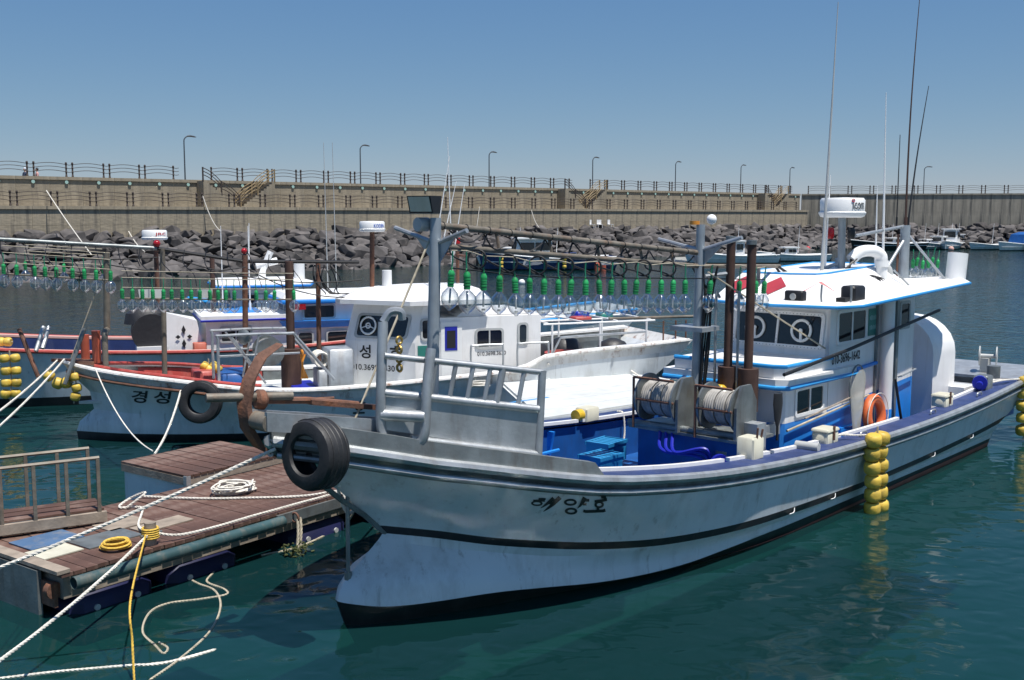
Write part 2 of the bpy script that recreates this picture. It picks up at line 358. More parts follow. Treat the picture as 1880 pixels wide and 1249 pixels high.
M['mud'] = mat('harbour_bed', (.02, .095, .085), .9)
structure(MB().add([(-3000, -40, -3.5), (3000, -40, -3.5), (3000, 4000, -3.5), (-3000, 4000, -3.5)], [(0, 1, 2, 3)]).build('harbour_bed', 'mud'))

# ---------------------------------------------------------------- breakwater
WP0, WP1 = Vector((-36.0, 76.7, 0)), Vector((40.4, 147.0, 0))
UW = (WP1 - WP0).normalized(); NW = Vector((UW.y, -UW.x, 0)); WLEN = (WP1 - WP0).length
def WW(w, off, z): return WP0 + UW * w + NW * off + Vector((0, 0, z))
def wall_hit(px, py, off=0.0):
    d = ray(px, py); c = Vector((0, 0, CAM_H)); k = ((WP0 - c).dot(NW) + off) / d.dot(NW); p = c + d * k
    return (p - WP0).dot(UW), p.z
WANG = math.atan2(UW.y, UW.x)
def relief_mat(name, base):
    m = base.copy(); m.name = name; n, l = m.node_tree.nodes, m.node_tree.links; p = n['Principled BSDF']
    tc = n.new('ShaderNodeTexCoord'); mp = n.new('ShaderNodeMapping'); mp.inputs['Scale'].default_value = (1.9, 1, 4.6); l.new(tc.outputs['Object'], mp.inputs[0])
    v = n.new('ShaderNodeTexVoronoi'); v.inputs['Scale'].default_value = 1.0; l.new(mp.outputs[0], v.inputs['Vector'])
    b = n.new('ShaderNodeBump'); b.inputs['Strength'].default_value = 1.0; b.inputs['Distance'].default_value = .013; l.new(v.outputs['Distance'], b.inputs['Height'])
    l.new(b.outputs[0], p.inputs['Normal']); return m
M['relief'] = relief_mat('stone_relief_concrete', M['conc'])
LEDGE, WTOP, WBASE, SETB = 4.85, 7.03, 2.3, 2.2
def wall_thing(label, w0, w1, off, z0, z1, thick, o=WP0, ang=WANG, cornice=.24, panel=2.4, pm='relief', cm='conc', lights=False):
    r = empty('breakwater_wall', o + Vector((math.cos(ang)*w0, math.sin(ang)*w0, 0)) + Vector((math.sin(ang), -math.cos(ang), 0))*off, ang, label, 'wall')
    L = w1 - w0
    MB().box((0, 0, z0), (L, thick, z1 - cornice)).build('wall_core', cm, r, False)
    n = int(L / panel); pw = L / n; zs = [z0, (z0 + z1 - cornice)/2, z1 - cornice - .02]
    pms = [MB().box((.008, -.05, a + .008), (pw - .008, -.001, b - .008)).mesh('wall_panel', pm, False) for a, b in zip(zs, zs[1:])]
    cmh = MB().box((.01, -.16, z1 - cornice + .003), (pw - .01, thick + .04, z1)).mesh('cornice', cm, False)
    lm = MB().cyl((pw/2, -.09, z1 - cornice - .16), .13, .07, (0, -1, 0), 10).mesh('wall_light', 'glassg') if lights else None
    if lights: M.setdefault('wl', mat('pale_lens', (.35, .52, .46), .3)); lm.materials.clear(); lm.materials.append(M['wl'])
    for i in range(n):
        for me in pms + [cmh] + ([lm] if lights else []):
            c = link(me.name.split('.')[0], me, r); c.location.x = i * pw
    return r
wall_thing('lower concrete breakwater wall with stone-patterned panels above the rocks', -44, WLEN - 1.5, 0, WBASE, LEDGE, 2.4)
wall_thing('upper concrete breakwater wall set back behind the ledge walkway', -44, WLEN, -SETB, WBASE, WTOP, .6, lights=True)
RP0 = WP1 - NW * SETB; RP1 = Vector((72.0, 143.0, 0)); RANG = math.atan2((RP1-RP0).y, (RP1-RP0).x); RLEN = (RP1 - RP0).length
wall_thing('plain grey streaked concrete breakwater wall at the right', 0.3, RLEN + 25, 0, WBASE, WTOP, .6, RP0, RANG, .2, 2.4, 'concd', 'concd')
# walkway behind the parapets
wk = MB(); wk.hexa([tuple(WW(-44, -SETB-.7, 2)), tuple(WW(WLEN+.5, -SETB-.7, 2)), tuple(WW(WLEN+4, -SETB-7, 2)), tuple(WW(-44, -SETB-7, 2)),
    tuple(WW(-44, -SETB-.7, 5.9)), tuple(WW(WLEN+.5, -SETB-.7, 5.9)), tuple(WW(WLEN+4, -SETB-7, 5.9)), tuple(WW(-44, -SETB-7, 5.9))])
structure(wk.build('breakwater_walkway', 'conc', None, False))

# rocks of the slope
def rock_mesh(i):
    rnd = random.Random(100 + i); bm = bmesh.new()
    sx, sy, sz = rnd.uniform(.8, 1.3), rnd.uniform(.6, .95), rnd.uniform(.4, .68)
    for _ in range(15):
        v = Vector((rnd.gauss(0, 1), rnd.gauss(0, 1), rnd.gauss(0, 1))).normalized() * rnd.uniform(.85, 1.1)
        v = Vector([max(-.78, min(.78, c)) for c in v]); bm.verts.new((v.x*sx, v.y*sy, v.z*sz))
    h = bmesh.ops.convex_hull(bm, input=bm.verts); bmesh.ops.delete(bm, geom=[g for g in h['geom_interior'] if isinstance(g, bmesh.types.BMVert)], context='VERTS')
    bmesh.ops.bevel(bm, geom=list(bm.edges), offset=.022, segments=1, affect='EDGES')
    me = bpy.data.meshes.new('rock'); bm.to_mesh(me); bm.free(); me.materials.append(M['rock']); return me
ROCKS = [rock_mesh(i) for i in range(16)]
slope = MB()
A = [WW(-45, 0, 2.55), WW(WLEN-1.2, 0, 2.55), RP1 + (RP1-RP0).normalized()*26 + Vector((0, 0, 2.55))]
Bt = [WW(-45, 13.5, -1.2), WW(WLEN-8, 10.5, -1.2), Vector((98, 129, -1.2))]
slope.loft([[tuple(p) for p in A], [tuple(p) for p in Bt]], False)
slope_o = structure(slope.build('rock_slope', 'rock', None, False))
cand = []
for seg in (0, 1):
    a0, a1, b0, b1 = A[seg], A[seg+1], Bt[seg], Bt[seg+1]; L = (a1 - a0).length
    for row in range(11):
        v = (row + .35) / 10.6; n = int(L / 1.22)
        for i in range(n):
            u = (i + .5*(row % 2) + random.uniform(-.25, .25)) / n; vv = v + random.uniform(-.035, .035)
            p = a0.lerp(a1, u).lerp(b0.lerp(b1, u), vv) + Vector((0, 0, .18))
            cand.append((p, random.choice((.55, .7, .8, .9, 1.0, 1.15, 1.3)), random.randrange(16), (random.uniform(-.6, .2), random.uniform(-.4, .4), random.choice((0, 3.14)) + WANG + random.uniform(-.9, .9))))
def in_view(p):
    d = p - Vector((0, 0, CAM_H)); return -.5 < d.x / d.y < .5 and p.z > -.5
cand.sort(key=lambda c: (not in_view(c[0]), c[0].y / c[1]))
far = MB()
from mathutils import Euler
for k, (p, sc, mi, rot) in enumerate(cand):
    if k < 300:
        o = link('rock', ROCKS[mi], slope_o); o.location = p; o.scale = (sc, sc, sc); o.rotation_euler = rot
    elif -1.15 < p.x / p.y < .7:
        mtx = Matrix.LocRotScale(p, Euler(rot), Vector((sc, sc, sc))); me = ROCKS[mi]
        far.add([mtx @ v.co for v in me.vertices], [tuple(q.vertices) for q in me.polygons])
fr = bpy.data.meshes.new('distant_rocks'); fr.from_pydata([tuple(v) for v in far.v], [], far.f); fr.materials.append(M['rock'])
structure(link('distant_rocks', fr, slope_o), 'stuff')

# railings
post_me = MB().lathe([(.085, 0), (.085, .1), (.065, .13), (.065, .32), (.08, .34), (.08, .4), (.065, .42), (.065, .62), (.08, .64), (.08, .7), (.065, .72), (.065, .92), (.085, .95), (.085, 1.04), (.05, 1.1), (.03, 1.1)], seg=8, caps=True).mesh('post', 'rail')
def bars_mesh(L, gap):
    mb = MB()
    for z in (.38, .66, .92):
        mb.tube([(L*i/8, 0, z + .12*math.sin(math.pi*i/8)) for i in range(9)], .024, 5)
        mb.tube([(L, 0, z), (L + gap/2, 0, z - .04), (L + gap, 0, z)], .024, 5)
    return mb.mesh('rail_bars', 'rail')
def railing(label, origin, ang, w0, w1, z, skip=()):
    r = empty('railing', origin, ang, label, 'railing'); pitch, gap = 2.83, .47
    bm_ = bars_mesh(pitch - gap, gap); x = w0
    while x < w1 - pitch:
        if not any(a < x + pitch/2 < b for a, b in skip):
            for dx in (0, pitch - gap):
                p = link('post', post_me, r); p.location = (x + dx, 0, z)
            b = link('rail_bars', bm_, r); b.location = (x, 0, z)
        x += pitch
    return r
# stair flights between ledge and walkway: (photo column at top, at foot, rail material)
FLIGHTS = [(366, 403, 'rail'), (497, 458, 'gold'), (1030, 1062, 'rail'), (1106, 1082, 'gold'), (1398, 1412, 'rail'), (1441, 1428, 'gold')]
spans = []
for i, (a, b, m) in enumerate(FLIGHTS):
    wa, wb = wall_hit(a, 322, -SETB+.6)[0], wall_hit(b, 372, -SETB+.6)[0]
    if abs(wb - wa) > 4.5: wb = wa + math.copysign(4.5, wb - wa)
    if abs(wb - wa) < 3.2: wb = wa + math.copysign(3.2, wb - wa)
    spans.append((min(wa, wb), max(wa, wb)))
    side = 'dark' if m == 'rail' else 'golden'; nth = ['nearest the lamp with the people', 'in the middle of the breakwater', 'near the far corner'][i // 2]
    r = empty('stair_flight', WW(wa, -SETB, 0), WANG, f'concrete stair flight with {side} curved handrails on the breakwater, {nth}', 'stairs')
    n = 12; run = (wb - wa) / n
    for k in range(n):
        z1 = WTOP - (k + .5) * (WTOP - LEDGE) / n
        x0, x1 = sorted((k*run, (k+1)*run - .004*math.copysign(1, run)))
        MB().box((x0, -1.25, LEDGE + .002), (x1, -.12, z1)).build('step', 'conc', r, False)
    for y in (-1.2, -.2) if m == 'gold' else (-1.2,):
        for h in (.4, .68, .95):
            MB().tube([(k*run*n/8, y, WTOP + h - (WTOP-LEDGE)*k/8 + .16*math.sin(math.pi*((k*2/8) % 1))) for k in range(9)], .035, 6).build('handrail', m, r)
        for k in (0, 4, 8):
            c = link('post', MB().cyl((k*run*n/8, y, WTOP - (WTOP-LEDGE)*k/8 - .15), .07, 1.15, seg=8).mesh('post', m), r)
railing('dark arched-bar railing along the top of the breakwater', WW(0, -SETB - .3, 0), WANG, -5 - 13*2.83, WLEN - .5, WTOP, [(s[0]-.3, s[0]+.9) for s in spans])
railing('dark arched-bar railing on the lower ledge of the breakwater', WW(0, -.25, 0), WANG, -4.2 - 13*2.83, WLEN - 2, LEDGE)
railing('dark railing on the plain grey wall at the right', RP0 - Vector((-.2, -.3, 0)), RANG, 1, RLEN + 14, WTOP)

# street lamps
lamp_me = MB().tube([(0, 0, 0), (0, 0, 1.5), (0, 0, 4.1)], [.075, .06, .05], 8).tube(curve_pts([(0, 0, 4.1), (.03, 0, 4.4), (.25, 0, 4.62), (.5, 0, 4.66)], 5), [.05]*16, 8).mesh('pole', 'lampp')
head_me = MB().loft([[(.3, y*.06, 4.66 + z*.06) for y, z in ((-1,0),(0,1),(1,0),(0,-1))], [(.55, y*.13, 4.69 + z*.08) for y, z in ((-1,0),(0,1),(1,0),(0,-1))], [(.95, y*.12, 4.64 + z*.06) for y, z in ((-1,0),(0,1),(1,0),(0,-1))], [(1.08, y*.05, 4.62 + z*.02) for y, z in ((-1,0),(0,1),(1,0),(0,-1))]], True, True).mesh('lamp_head', 'lampp')
for i, (px, nm) in enumerate([(340, 'nearest lamp, beside the first stair'), (662, 'second lamp from the left'), (898, 'third lamp from the left'), (1088, 'fourth lamp from the left, above the middle stairs'), (1240, 'fifth lamp from the left'), (1360, 'sixth lamp from the left'), (1450, 'seventh lamp, just left of the far corner')]):
    w = wall_hit(px, 330, -SETB-.9)[0]; o = empty('street_lamp', WW(w, -SETB - .9, 5.9), WANG, f'grey curved-arm street lamp on the breakwater, {nm}', 'street lamp', 'street lamps along the breakwater')
    link('pole', lamp_me, o); link('lamp_head', head_me, o)
p = AY(1697, 340, 146); o = empty('street_lamp', (p.x, 146.2, 5.9), 0, 'grey curved-arm street lamp standing alone above the grey wall at the right', 'street lamp', 'street lamps along the breakwater'); link('pole', lamp_me, o); link('lamp_head', head_me, o)

# two people behind the parapet
def person(px, shirt, hat, label, turn):
    w = wall_hit(px, 318, -SETB-1.6)[0]; loc = WW(w, -SETB - 1.6, 5.9)
    vs = [(0,0,.95), (0,0,1.15), (0,.01,1.38), (0,.01,1.5), (0,0,1.58), (.19,0,1.4), (.25,.03,1.12), (.2,.18,.95), (-.19,0,1.4), (-.25,.03,1.12), (-.2,.18,.95), (.1,0,.9), (.11,.02,.48), (.11,0,.05), (.11,.14,.03), (-.1,0,.9), (-.11,.02,.48), (-.11,0,.05), (-.11,.14,.03)]
    es = [(0,1),(1,2),(2,3),(3,4),(2,5),(5,6),(6,7),(2,8),(8,9),(9,10),(0,11),(11,12),(12,13),(13,14),(0,15),(15,16),(16,17),(17,18)]
    rad = [.16,.16,.17,.07,.06,.075,.05,.04,.075,.05,.04,.1,.07,.05,.04,.1,.07,.05,.04]
    me = bpy.data.meshes.new('person'); me.from_pydata(vs, es, []); o = bpy.data.objects.new('person', me); COL.objects.link(o)
    sk = o.modifiers.new('skin', 'SKIN'); o.modifiers.new('sub', 'SUBSURF').levels = 1
    for i, r_ in enumerate(rad): me.skin_vertices[0].data[i].radius = (r_, r_ * .8)
    me.skin_vertices[0].data[0].use_root = True
    dg = bpy.context.evaluated_depsgraph_get(); dg.update(); body = bpy.data.meshes.new_from_object(o.evaluated_get(dg)); bpy.data.objects.remove(o)
    body.materials.clear()
    for m_ in (shirt, 'denim', 'skin'): body.materials.append(M[m_])
    for f in body.polygons:
        f.use_smooth = True; c = f.center; f.material_index = 2 if c.z > 1.47 or (abs(c.x) > .18 and c.z < 1.15) else (1 if c.z < .95 else 0)
    o = link('person', body); o.location = loc; o.rotation_euler.z = turn; tag(o, label, 'person', 'people on the breakwater')
    MB().sphere((0, .015, 1.66), .105, (.85, 1, 1.2), 12, 9).sphere((0, .125, 1.65), .02, (.8, 1, 1.2), 6, 5).build('head', 'skin', o)
    MB().sphere((0, -.01, 1.7), .115, (.9, 1, 1.05), 12, 8).build('hat' if hat == 'cap' else 'hair', hat, o)
person(46, 'denim', 'cap', 'person in a navy top and pale cap seen from the chest up behind the railing', 2.6)
person(68, 'pinks', 'hair', 'dark-haired person in a pink top beside the railing post', 2.2)

# lines hung from the ledge railing, chairs on the rocks
for i, (a, b, sg, lab) in enumerate([((85, 350), (168, 468), .1, 'taut white mooring line running from the ledge railing down to the left'), ((372, 360), (406, 425), .5, 'slack white line hanging from the ledge railing beside the first stair'), ((236, 425), (266, 462), .2, 'short white line over the rocks left of the white radar'), ((975, 385), (990, 418), .3, 'white line hanging down the wall right of the grey foremast'), ((880, 380), (875, 418), .1, 'thin pale line hanging down the wall behind the foremast')]):
    wa, za = wall_hit(*a, .1); A_ = WW(wa, .12, za); wb, zb = wall_hit(*b, .1)
    B_ = AY(b[0], b[1], A_.y - (7 if i in (0, 2) else .6))
    tag(MB().tube(sag(A_, B_, sg, 14), .035, 5).build('mooring_line', 'rope'), lab, 'rope')
for i, px in enumerate((1088, 1101, 1121)):
    w, z = wall_hit(px, 412, .8); o = empty('plastic_chair', WW(w, .8, 2.75), WANG + (.4, -.5, .2)[i], f'white plastic chair by the wall foot, {("left", "middle", "right")[i]} of the three', 'chair', 'white chairs above the rocks')
    MB().box((-.25, -.25, .42), (.25, .25, .46)).build('seat', 'white', o, False); MB().box((-.25, .22, .46), (.25, .26, .95)).build('backrest', 'white', o, False)
    for sx in (-.22, .22):
        for sy in (-.22, .22): MB().box((sx-.02, sy-.02, 0), (sx+.02, sy+.02, .42)).build('leg', 'white', o, False)

# ---------------------------------------------------------------- boats: hulls
class Lvl:
    """one fore-and-aft line of a hull: half-breadth and height along t"""
    def __init__(s, t0, te, t1, b, p, taper, z, nose=0.0): s.t0, s.te, s.t1, s.b, s.p, s.taper, s.zt, s.nose = t0, te, t1, b, p, taper, z, nose
    def hb(s, t):
        if t <= s.t0: return 0.0
        if t < s.t1:
            k = t - s.t0; f = max(0, 1 - k / 2.2)
            return s.b * (1 - ((s.t1 - t) / (s.t1 - s.t0)) ** s.p) + s.nose * math.sqrt(max(0, 1 - (1 - min(k / .3, 1)) ** 2)) * f * f * (3 - 2 * f)
        return s.b * (1 - s.taper * ((t - s.t1) / (s.te - s.t1)) ** 2)
    def z(s, t): return smooth_table(s.zt, t) if isinstance(s.zt, list) else s.zt
def hull_mesh(levels, bands, mats, parent, n=44):
    mb = FL()
    rows = []
    for i in range(n + 1):
        v = (i / n) ** 1.45; row = []
        for L in levels:
            t = L.t0 + (L.te - L.t0) * v; row.append((t, L.hb(t), L.z(t)))
        rows.append(row)
    for sgn in (1, -1):
        for k in range(len(levels) - 1):
            mb.loft([[(r[k][0], sgn*r[k][1], r[k][2]), (r[k+1][0], sgn*r[k+1][1], r[k+1][2])] for r in rows], False, False, bands[k])
    e = rows[-1]
    for k in range(len(levels) - 1):
        mb.add([e[k], (e[k][0], -e[k][1], e[k][2]), (e[k+1][0], -e[k+1][1], e[k+1][2]), e[k+1]], [(0, 1, 2, 3)], bands[k])
    return mb.build('hull', mats, parent, True, 28)
def hull_s(levels, t, z):
    q = [(L.z(t), L.hb(t)) for L in levels]
    for (z0, s0), (z1, s1) in zip(q, q[1:]):
        if min(z0, z1) <= z <= max(z0, z1) and abs(z1 - z0) > 1e-6: return s0 + (s1 - s0) * (z - z0) / (z1 - z0)
    return q[-1][1]
def trange(a, b, n): return [a + (b - a) * i / n for i in range(n + 1)]
def gunwale(G, t0, t1, w, parent, m, zoff=.02, n=30, name='gunwale', thick=.05):
    for sg in (1, -1):
        mb = FL()
        mb.loft([[(t, sg*(G.hb(t)-.005), G.z(t)+zoff), (t, sg*max(G.hb(t)-w, .0), G.z(t)+zoff), (t, sg*max(G.hb(t)-w, 0), G.z(t)+zoff-thick), (t, sg*(G.hb(t)-.005), G.z(t)+zoff-thick)] for t in trange(t0, t1, n)], True, True)
        mb.build(name, m, parent)
def rail_tube(G, t0, t1, r, dz, out, parent, m, name='rub_rail', n=40):
    for sg in (1, -1):
        FL().tube([(t, sg*(G.hb(t)+out), G.z(t)+dz) for t in trange(t0, t1, n)], r, 8).build(name, m, parent)
def bulwark(G, t0, t1, w, zdeck, parent, m, n=24, lv=None):
    if lv: t0 = max(t0, 1.1)
    for sg in (1, -1):
        if lv:
            FL().loft([[(t, sg*(G.hb(t)-w), G.z(t)-.04), (t, sg*min(G.hb(t)-w, hull_s(lv, t, zdeck)-.05), zdeck), (t, sg*(min(G.hb(t)-w, hull_s(lv, t, zdeck)-.05)+.02), zdeck), (t, sg*(G.hb(t)-w+.02), G.z(t)-.04)] for t in trange(t0, t1, n)], True, True).build('bulwark', m, parent)
            continue
        FL().loft([[(t, sg*max(G.hb(t)-w, .01), G.z(t)-.04), (t, sg*max(G.hb(t)-w, .01), zdeck), (t, sg*max(G.hb(t)-w+.04, .02), zdeck), (t, sg*max(G.hb(t)-w+.04, .02), G.z(t)-.04)] for t in trange(t0, t1, n)], True, True).build('bulwark', m, parent)
def deck(G, t0, t1, w, z, parent, m, name='deck', n=24, lv=None):
    zf = z if callable(z) else (lambda t: z)
    hw = lambda t: max(min(G.hb(t)-w, hull_s(lv, t, zf(t)-.05)-.04) if lv else G.hb(t)-w, .01)
    FL().loft([[(t, hw(t), zf(t)), (t, -hw(t), zf(t)), (t, -hw(t), zf(t)-.05), (t, hw(t), zf(t)-.05)] for t in trange(t0, t1, n)], True, True).build(name, m, parent)
def wall_block(poly, z0, z1, parent, m, name):
    """upright block on a (t, s) footprint; z0, z1 may be functions of t"""
    f0 = z0 if callable(z0) else (lambda t: z0); f1 = z1 if callable(z1) else (lambda t: z1)
    return FL().loft([[(t, s, f0(t)) for t, s in poly], [(t, s, f1(t)) for t, s in poly]], True, True).build(name, m, parent, True, 25)
def window(corner, du, dv, nout, parent, panes=2, frame_m='greyp', glass='dark', fw=.045, round_=.06, depth=.02, name='window', bars=1):
    """a framed window on a wall: corner (low, fore), du along, dv up, nout outward normal"""
    c, du, dv, no = Vector(corner), Vector(du), Vector(dv), Vector(nout).normalized()
    w, h = du.length, dv.length; eu, ev = du/w, dv/h
    def P(a, b, d): return c + eu*a + ev*b + no*d
    def rr(x0, y0, x1, y1, r, k=4):
        out = []
        for cx, cy, a0 in ((x1-r, y1-r, 0), (x0+r, y1-r, 90), (x0+r, y0+r, 180), (x1-r, y0+r, 270)):
            for i in range(k+1): a = R(a0 + 90*i/k); out.append((cx + r*math.cos(a), cy + r*math.sin(a)))
        return out
    o_, i_ = rr(0, 0, w, h, round_), rr(fw, fw, w-fw, h-fw, max(round_-fw*.5, .01))
    fr_ = FL(); n = len(o_)
    fr_.loft([[P(*q, .001) for q in o_], [P(*q, depth) for q in o_], [P(*q, depth) for q in i_], [P(*q, .002) for q in i_]], True, False)
    f = fr_.build(name, frame_m, parent)
    pw = (w - 2*fw) / panes
    g = FL(); g.add([P(*q, .006) for q in i_], [tuple(range(n))]); g.build('pane', glass, f, False)
    for k in range(1, panes):
        x = fw + pw*k; FL().hexa([P(x-.015, fw, .007), P(x+.015, fw, .007), P(x+.015, h-fw, .007), P(x-.015, h-fw, .007), P(x-.015, fw, depth), P(x+.015, fw, depth), P(x+.015, h-fw, depth), P(x-.015, h-fw, depth)]).build('mullion', frame_m, f, False)
    return f
def flat_text(body, m, parent, p0, du, dv, bold=0.0, flip=True, name='lettering'):
    p0, du, dv = Vector(p0), Vector(du), Vector(dv)
    return text_on(name, body, m, parent, lambda a, b: p0 + du*a + dv*b, bold, flip=flip)
def antenna(parent, base, top, r0=.022, r1=.008, m='radar', bend=0.0, name='antenna'):
    b, t = Vector(base), Vector(top); n = 10
    mb = FL(); mb.tube([b.lerp(t, i/n) + Vector((bend*math.sin(math.pi*i/n), 0, 0)) for i in range(n+1)], [r0 + (r1-r0)*i/n for i in range(n+1)], 6)
    mb.cyl(b - Vector((0, 0, .02)), r0*1.6, .18, seg=8); return mb.build(name, m, parent)
def radar(parent, c, r, h, pole_base, txt, tm, ang, pole_m='pipe', pr=.045, tw=.5):
    c = Vector(c); o = FL().lathe([(r*.8, 0), (r*.92, .04*h), (r, .2*h), (r, .26*h), (r*.94, .3*h), (r*.95, .85*h), (r*.88, .97*h), (.01, h)], c, seg=28, caps=True).build('radar_dome', 'radar', parent)
    FL().tube([Vector(pole_base), c + Vector((0, 0, .02))], pr, 10).build('radar_pole', pole_m, o)
    if txt:
        a0 = R(ang); wid = tw
        def fn(a, b):
            t = a0 - (a - .5) * wid / r; return c + Vector((math.cos(t)*r*.962, math.sin(t)*r*.962, h*.40 + b*h*.34))
        text_on('lettering', txt, tm, o, fn, .015)
    return o

# fishing lamps: one master, then copies
def lamp_master():
    root = empty('fishing_lamp', (0, 0, 0))
    prof = [(.008, 0), (.024, -.005), (.036, -.03)]
    for k in range(4): prof += [(.038, -.04-.03*k), (.038, -.055-.03*k), (.033, -.06-.03*k), (.033, -.067-.03*k)]
    prof += [(.036, -.165), (.034, -.18)]
    so = MB().lathe(prof, seg=12, caps=True).build('socket', 'green', root)
    MB().torus((0, 0, .012), .016, .006, (1, .3, 0), 12, 5).build('hook_eye', 'green', so)
    MB().lathe([(.028, -.178), (.03, -.19), (.055, -.215), (.085, -.25), (.097, -.295), (.094, -.335), (.075, -.38), (.045, -.41), (.022, -.425), (.018, -.437), (.004, -.44)], seg=18).build('bulb', 'bulb', root)
    MB().cyl((0, 0, -.36), .011, .16, seg=8).cyl((0, 0, -.40), .02, .02, seg=8).build('burner', 'greyp', root)
    MB().tube([(0, 0, .02), (.006, 0, .1), (0, 0, .2)], .009, 6).build('strap', 'greend', root)
    return root
LAMP0 = lamp_master(); lamp_used = [False]
def place_lamp(p, label, group, rz=0.0, sc=1.0, tilt=0.0):
    o = LAMP0 if not lamp_used[0] else copy_tree(LAMP0); lamp_used[0] = True
    o.location = p; o.rotation_euler = (tilt, tilt*.6, rz); o.scale = (sc, sc, sc); tag(o, label, 'lamp', group); return o
def float_string(pts, label, rad=.125, two=True, dirv=(1, 0, 0), group='strings of yellow floats', rnd=None):
    """floats strung in pairs along a path"""
    rnd = rnd or random.Random(len(label)); pts = [Vector(p) for p in pts]; d = Vector(dirv).normalized()
    r = empty('float_string', pts[0], 0, label, 'floats', group)
    for i, p in enumerate(pts):
        nx = pts[min(i+1, len(pts)-1)] - pts[max(i-1, 0)]; nx.normalize()
        for k in ((-1, 1) if two else (0,)):
            c = p + d*k*rad*.98 + Vector((rnd.uniform(-.01, .01), rnd.uniform(-.01, .01), 0)) - pts[0]
            h = rad*rnd.uniform(.80, .88)
            MB().lathe([(rad*.2, -h*.93), (rad*.7, -h*.95), (rad*.95, -h*.7), (rad*1.02, -h*.3), (rad*1.02, h*.3), (rad*.95, h*.7), (rad*.7, h*.95), (rad*.2, h*.93)], c, nx + Vector((rnd.uniform(-.12, .12), rnd.uniform(-.12, .12), 0)), 12, 0, True).build('float', 'float_', r)
    loc = [p - pts[0] for p in pts]
    MB().tube([loc[0] + Vector((0, 0, rad*1.6))] + loc + [loc[-1] + (loc[-1]-loc[-2])*.8], .014, 5).build('cord', 'ropeo', r)
    return r
def tyre(c, ax, Rr, w, label):
    r = empty('tyre_fender', c, 0, label, 'tyre', 'tyre fenders')
    MB().lathe([(Rr*.55, -w*.42), (Rr*.6, -w*.5), (Rr*.8, -w*.52), (Rr*.94, -w*.46), (Rr, -w*.3), (Rr*1.01, 0), (Rr, w*.3), (Rr*.94, w*.46), (Rr*.8, w*.52), (Rr*.6, w*.5), (Rr*.55, w*.42), (Rr*.62, w*.3), (Rr*.86, w*.3), (Rr*.88, 0), (Rr*.86, -w*.3), (Rr*.62, -w*.3), (Rr*.55, -w*.42)], (0, 0, 0), ax, 36).build('casing', 'black', r)
    mb = MB()
    for k in (-.3, -.1, .1, .3): mb.torus(Vector(ax).normalized()*w*k, Rr*.998, .008, ax, 36, 6)
    mb.build('tread_rib', 'black', r); return r

# ---------------------------------------------------------------- boat A: the large squid boat in front
FA = Frame((-1.667, 10.896), 47)
SHEER = [(-.95, 2.06), (-.42, 1.96), (.32, 1.78), (.81, 1.68), (1.36, 1.56), (2.08, 1.42), (2.72, 1.34), (3.63, 1.24), (4.78, 1.14), (6.18, 1.05), (7.81, 1.0), (9.75, .98), (12.09, 1.02), (14.04, 1.11), (15.8, 1.22)]
STRIPE = [(.4, .91), (.85, .83), (1.33, .72), (1.85, .63), (2.32, .56), (3.12, .48), (3.95, .44), (5.04, .40), (6.46, .36), (8.13, .34), (10.1, .36), (12.5, .42), (14, .49), (15, .55)]
BOOT = [(-.17, .27), (.25, .2), (1.28, .19), (1.87, .15), (2.5, .10), (3.15, .08), (3.8, .09), (4.5, .13), (5.45, .16), (13.5, .15)]
def off(tab, d): return [(t, z + d) for t, z in tab]
GA = Lvl(-.95, 15.7, 5.0, 2.0, 2.7, .05, SHEER)
LA = [Lvl(.25, 13.45, 6, .06, 2, 0, -.75), Lvl(.14, 13.45, 6.5, 1.25, 1.7, .1, -.42, .05), Lvl(-.08, 13.45, 6.2, 1.74, 1.9, .06, 0.0, .11),
      Lvl(-.17, 13.45, 6.0, 1.8, 2.2, .06, BOOT, .13), Lvl(-.15, 13.45, 6.0, 1.805, 2.18, .055, [(-.15, .36), (.2, .38), (.6, .38), (1, .33), (1.6, .26), (2.3, .17), (3.2, .13), (4.5, .17), (5.5, .2), (13.5, .19)], .115),
      Lvl(-.07, 13.45, 6.0, 1.81, 2.15, .05, [(-.07, .47), (.2, .52), (.6, .50), (1, .43), (1.6, .33), (2.3, .24), (3.2, .2), (4.5, .23), (5.5, .25), (13.5, .24)], .065),
      Lvl(.13, 13.45, 5.9, 1.82, 2.2, .05, [(.13, .62), (.5, .61), (.9, .54), (1.3, .47), (2, .36), (3.1, .28), (4, .28), (6, .27), (13.5, .27)], .02),
      Lvl(.38, 13.5, 5.7, 1.85, 2.3, .05, [(.38, .80), (.8, .7), (1.3, .6), (2, .47), (3.1, .37), (4, .35), (6, .30), (13.5, .30)]),
      Lvl(.44, 13.55, 5.5, 1.87, 2.4, .04, off(STRIPE, -.045)), Lvl(.36, 13.9, 5.5, 1.885, 2.4, .04, off(STRIPE, .045)),
      Lvl(-.12, 14.9, 5.2, 1.93, 2.5, .04, [(-.12, 1.42), (.4, 1.3), (.9, 1.18), (1.4, 1.06), (2.1, .93), (2.8, .86), (3.7, .80), (4.8, .74), (6.2, .68), (8, .65), (10, .66), (12, .70), (14, .8), (15, .86)]),
      Lvl(-.78, 15.6, 5.0, 1.988, 2.66, .05, off(SHEER, -.185)), GA]
ra = FA.root('fishing_boat', 'large white squid fishing boat with bulbous bow in the foreground', 'boat')
hull_mesh(LA, [0, 0, 0, 1, 1, 1, 1, 1, 2, 1, 1, 3], ['boot', 'hullw', 'boot', 'galvd'], ra, 84)
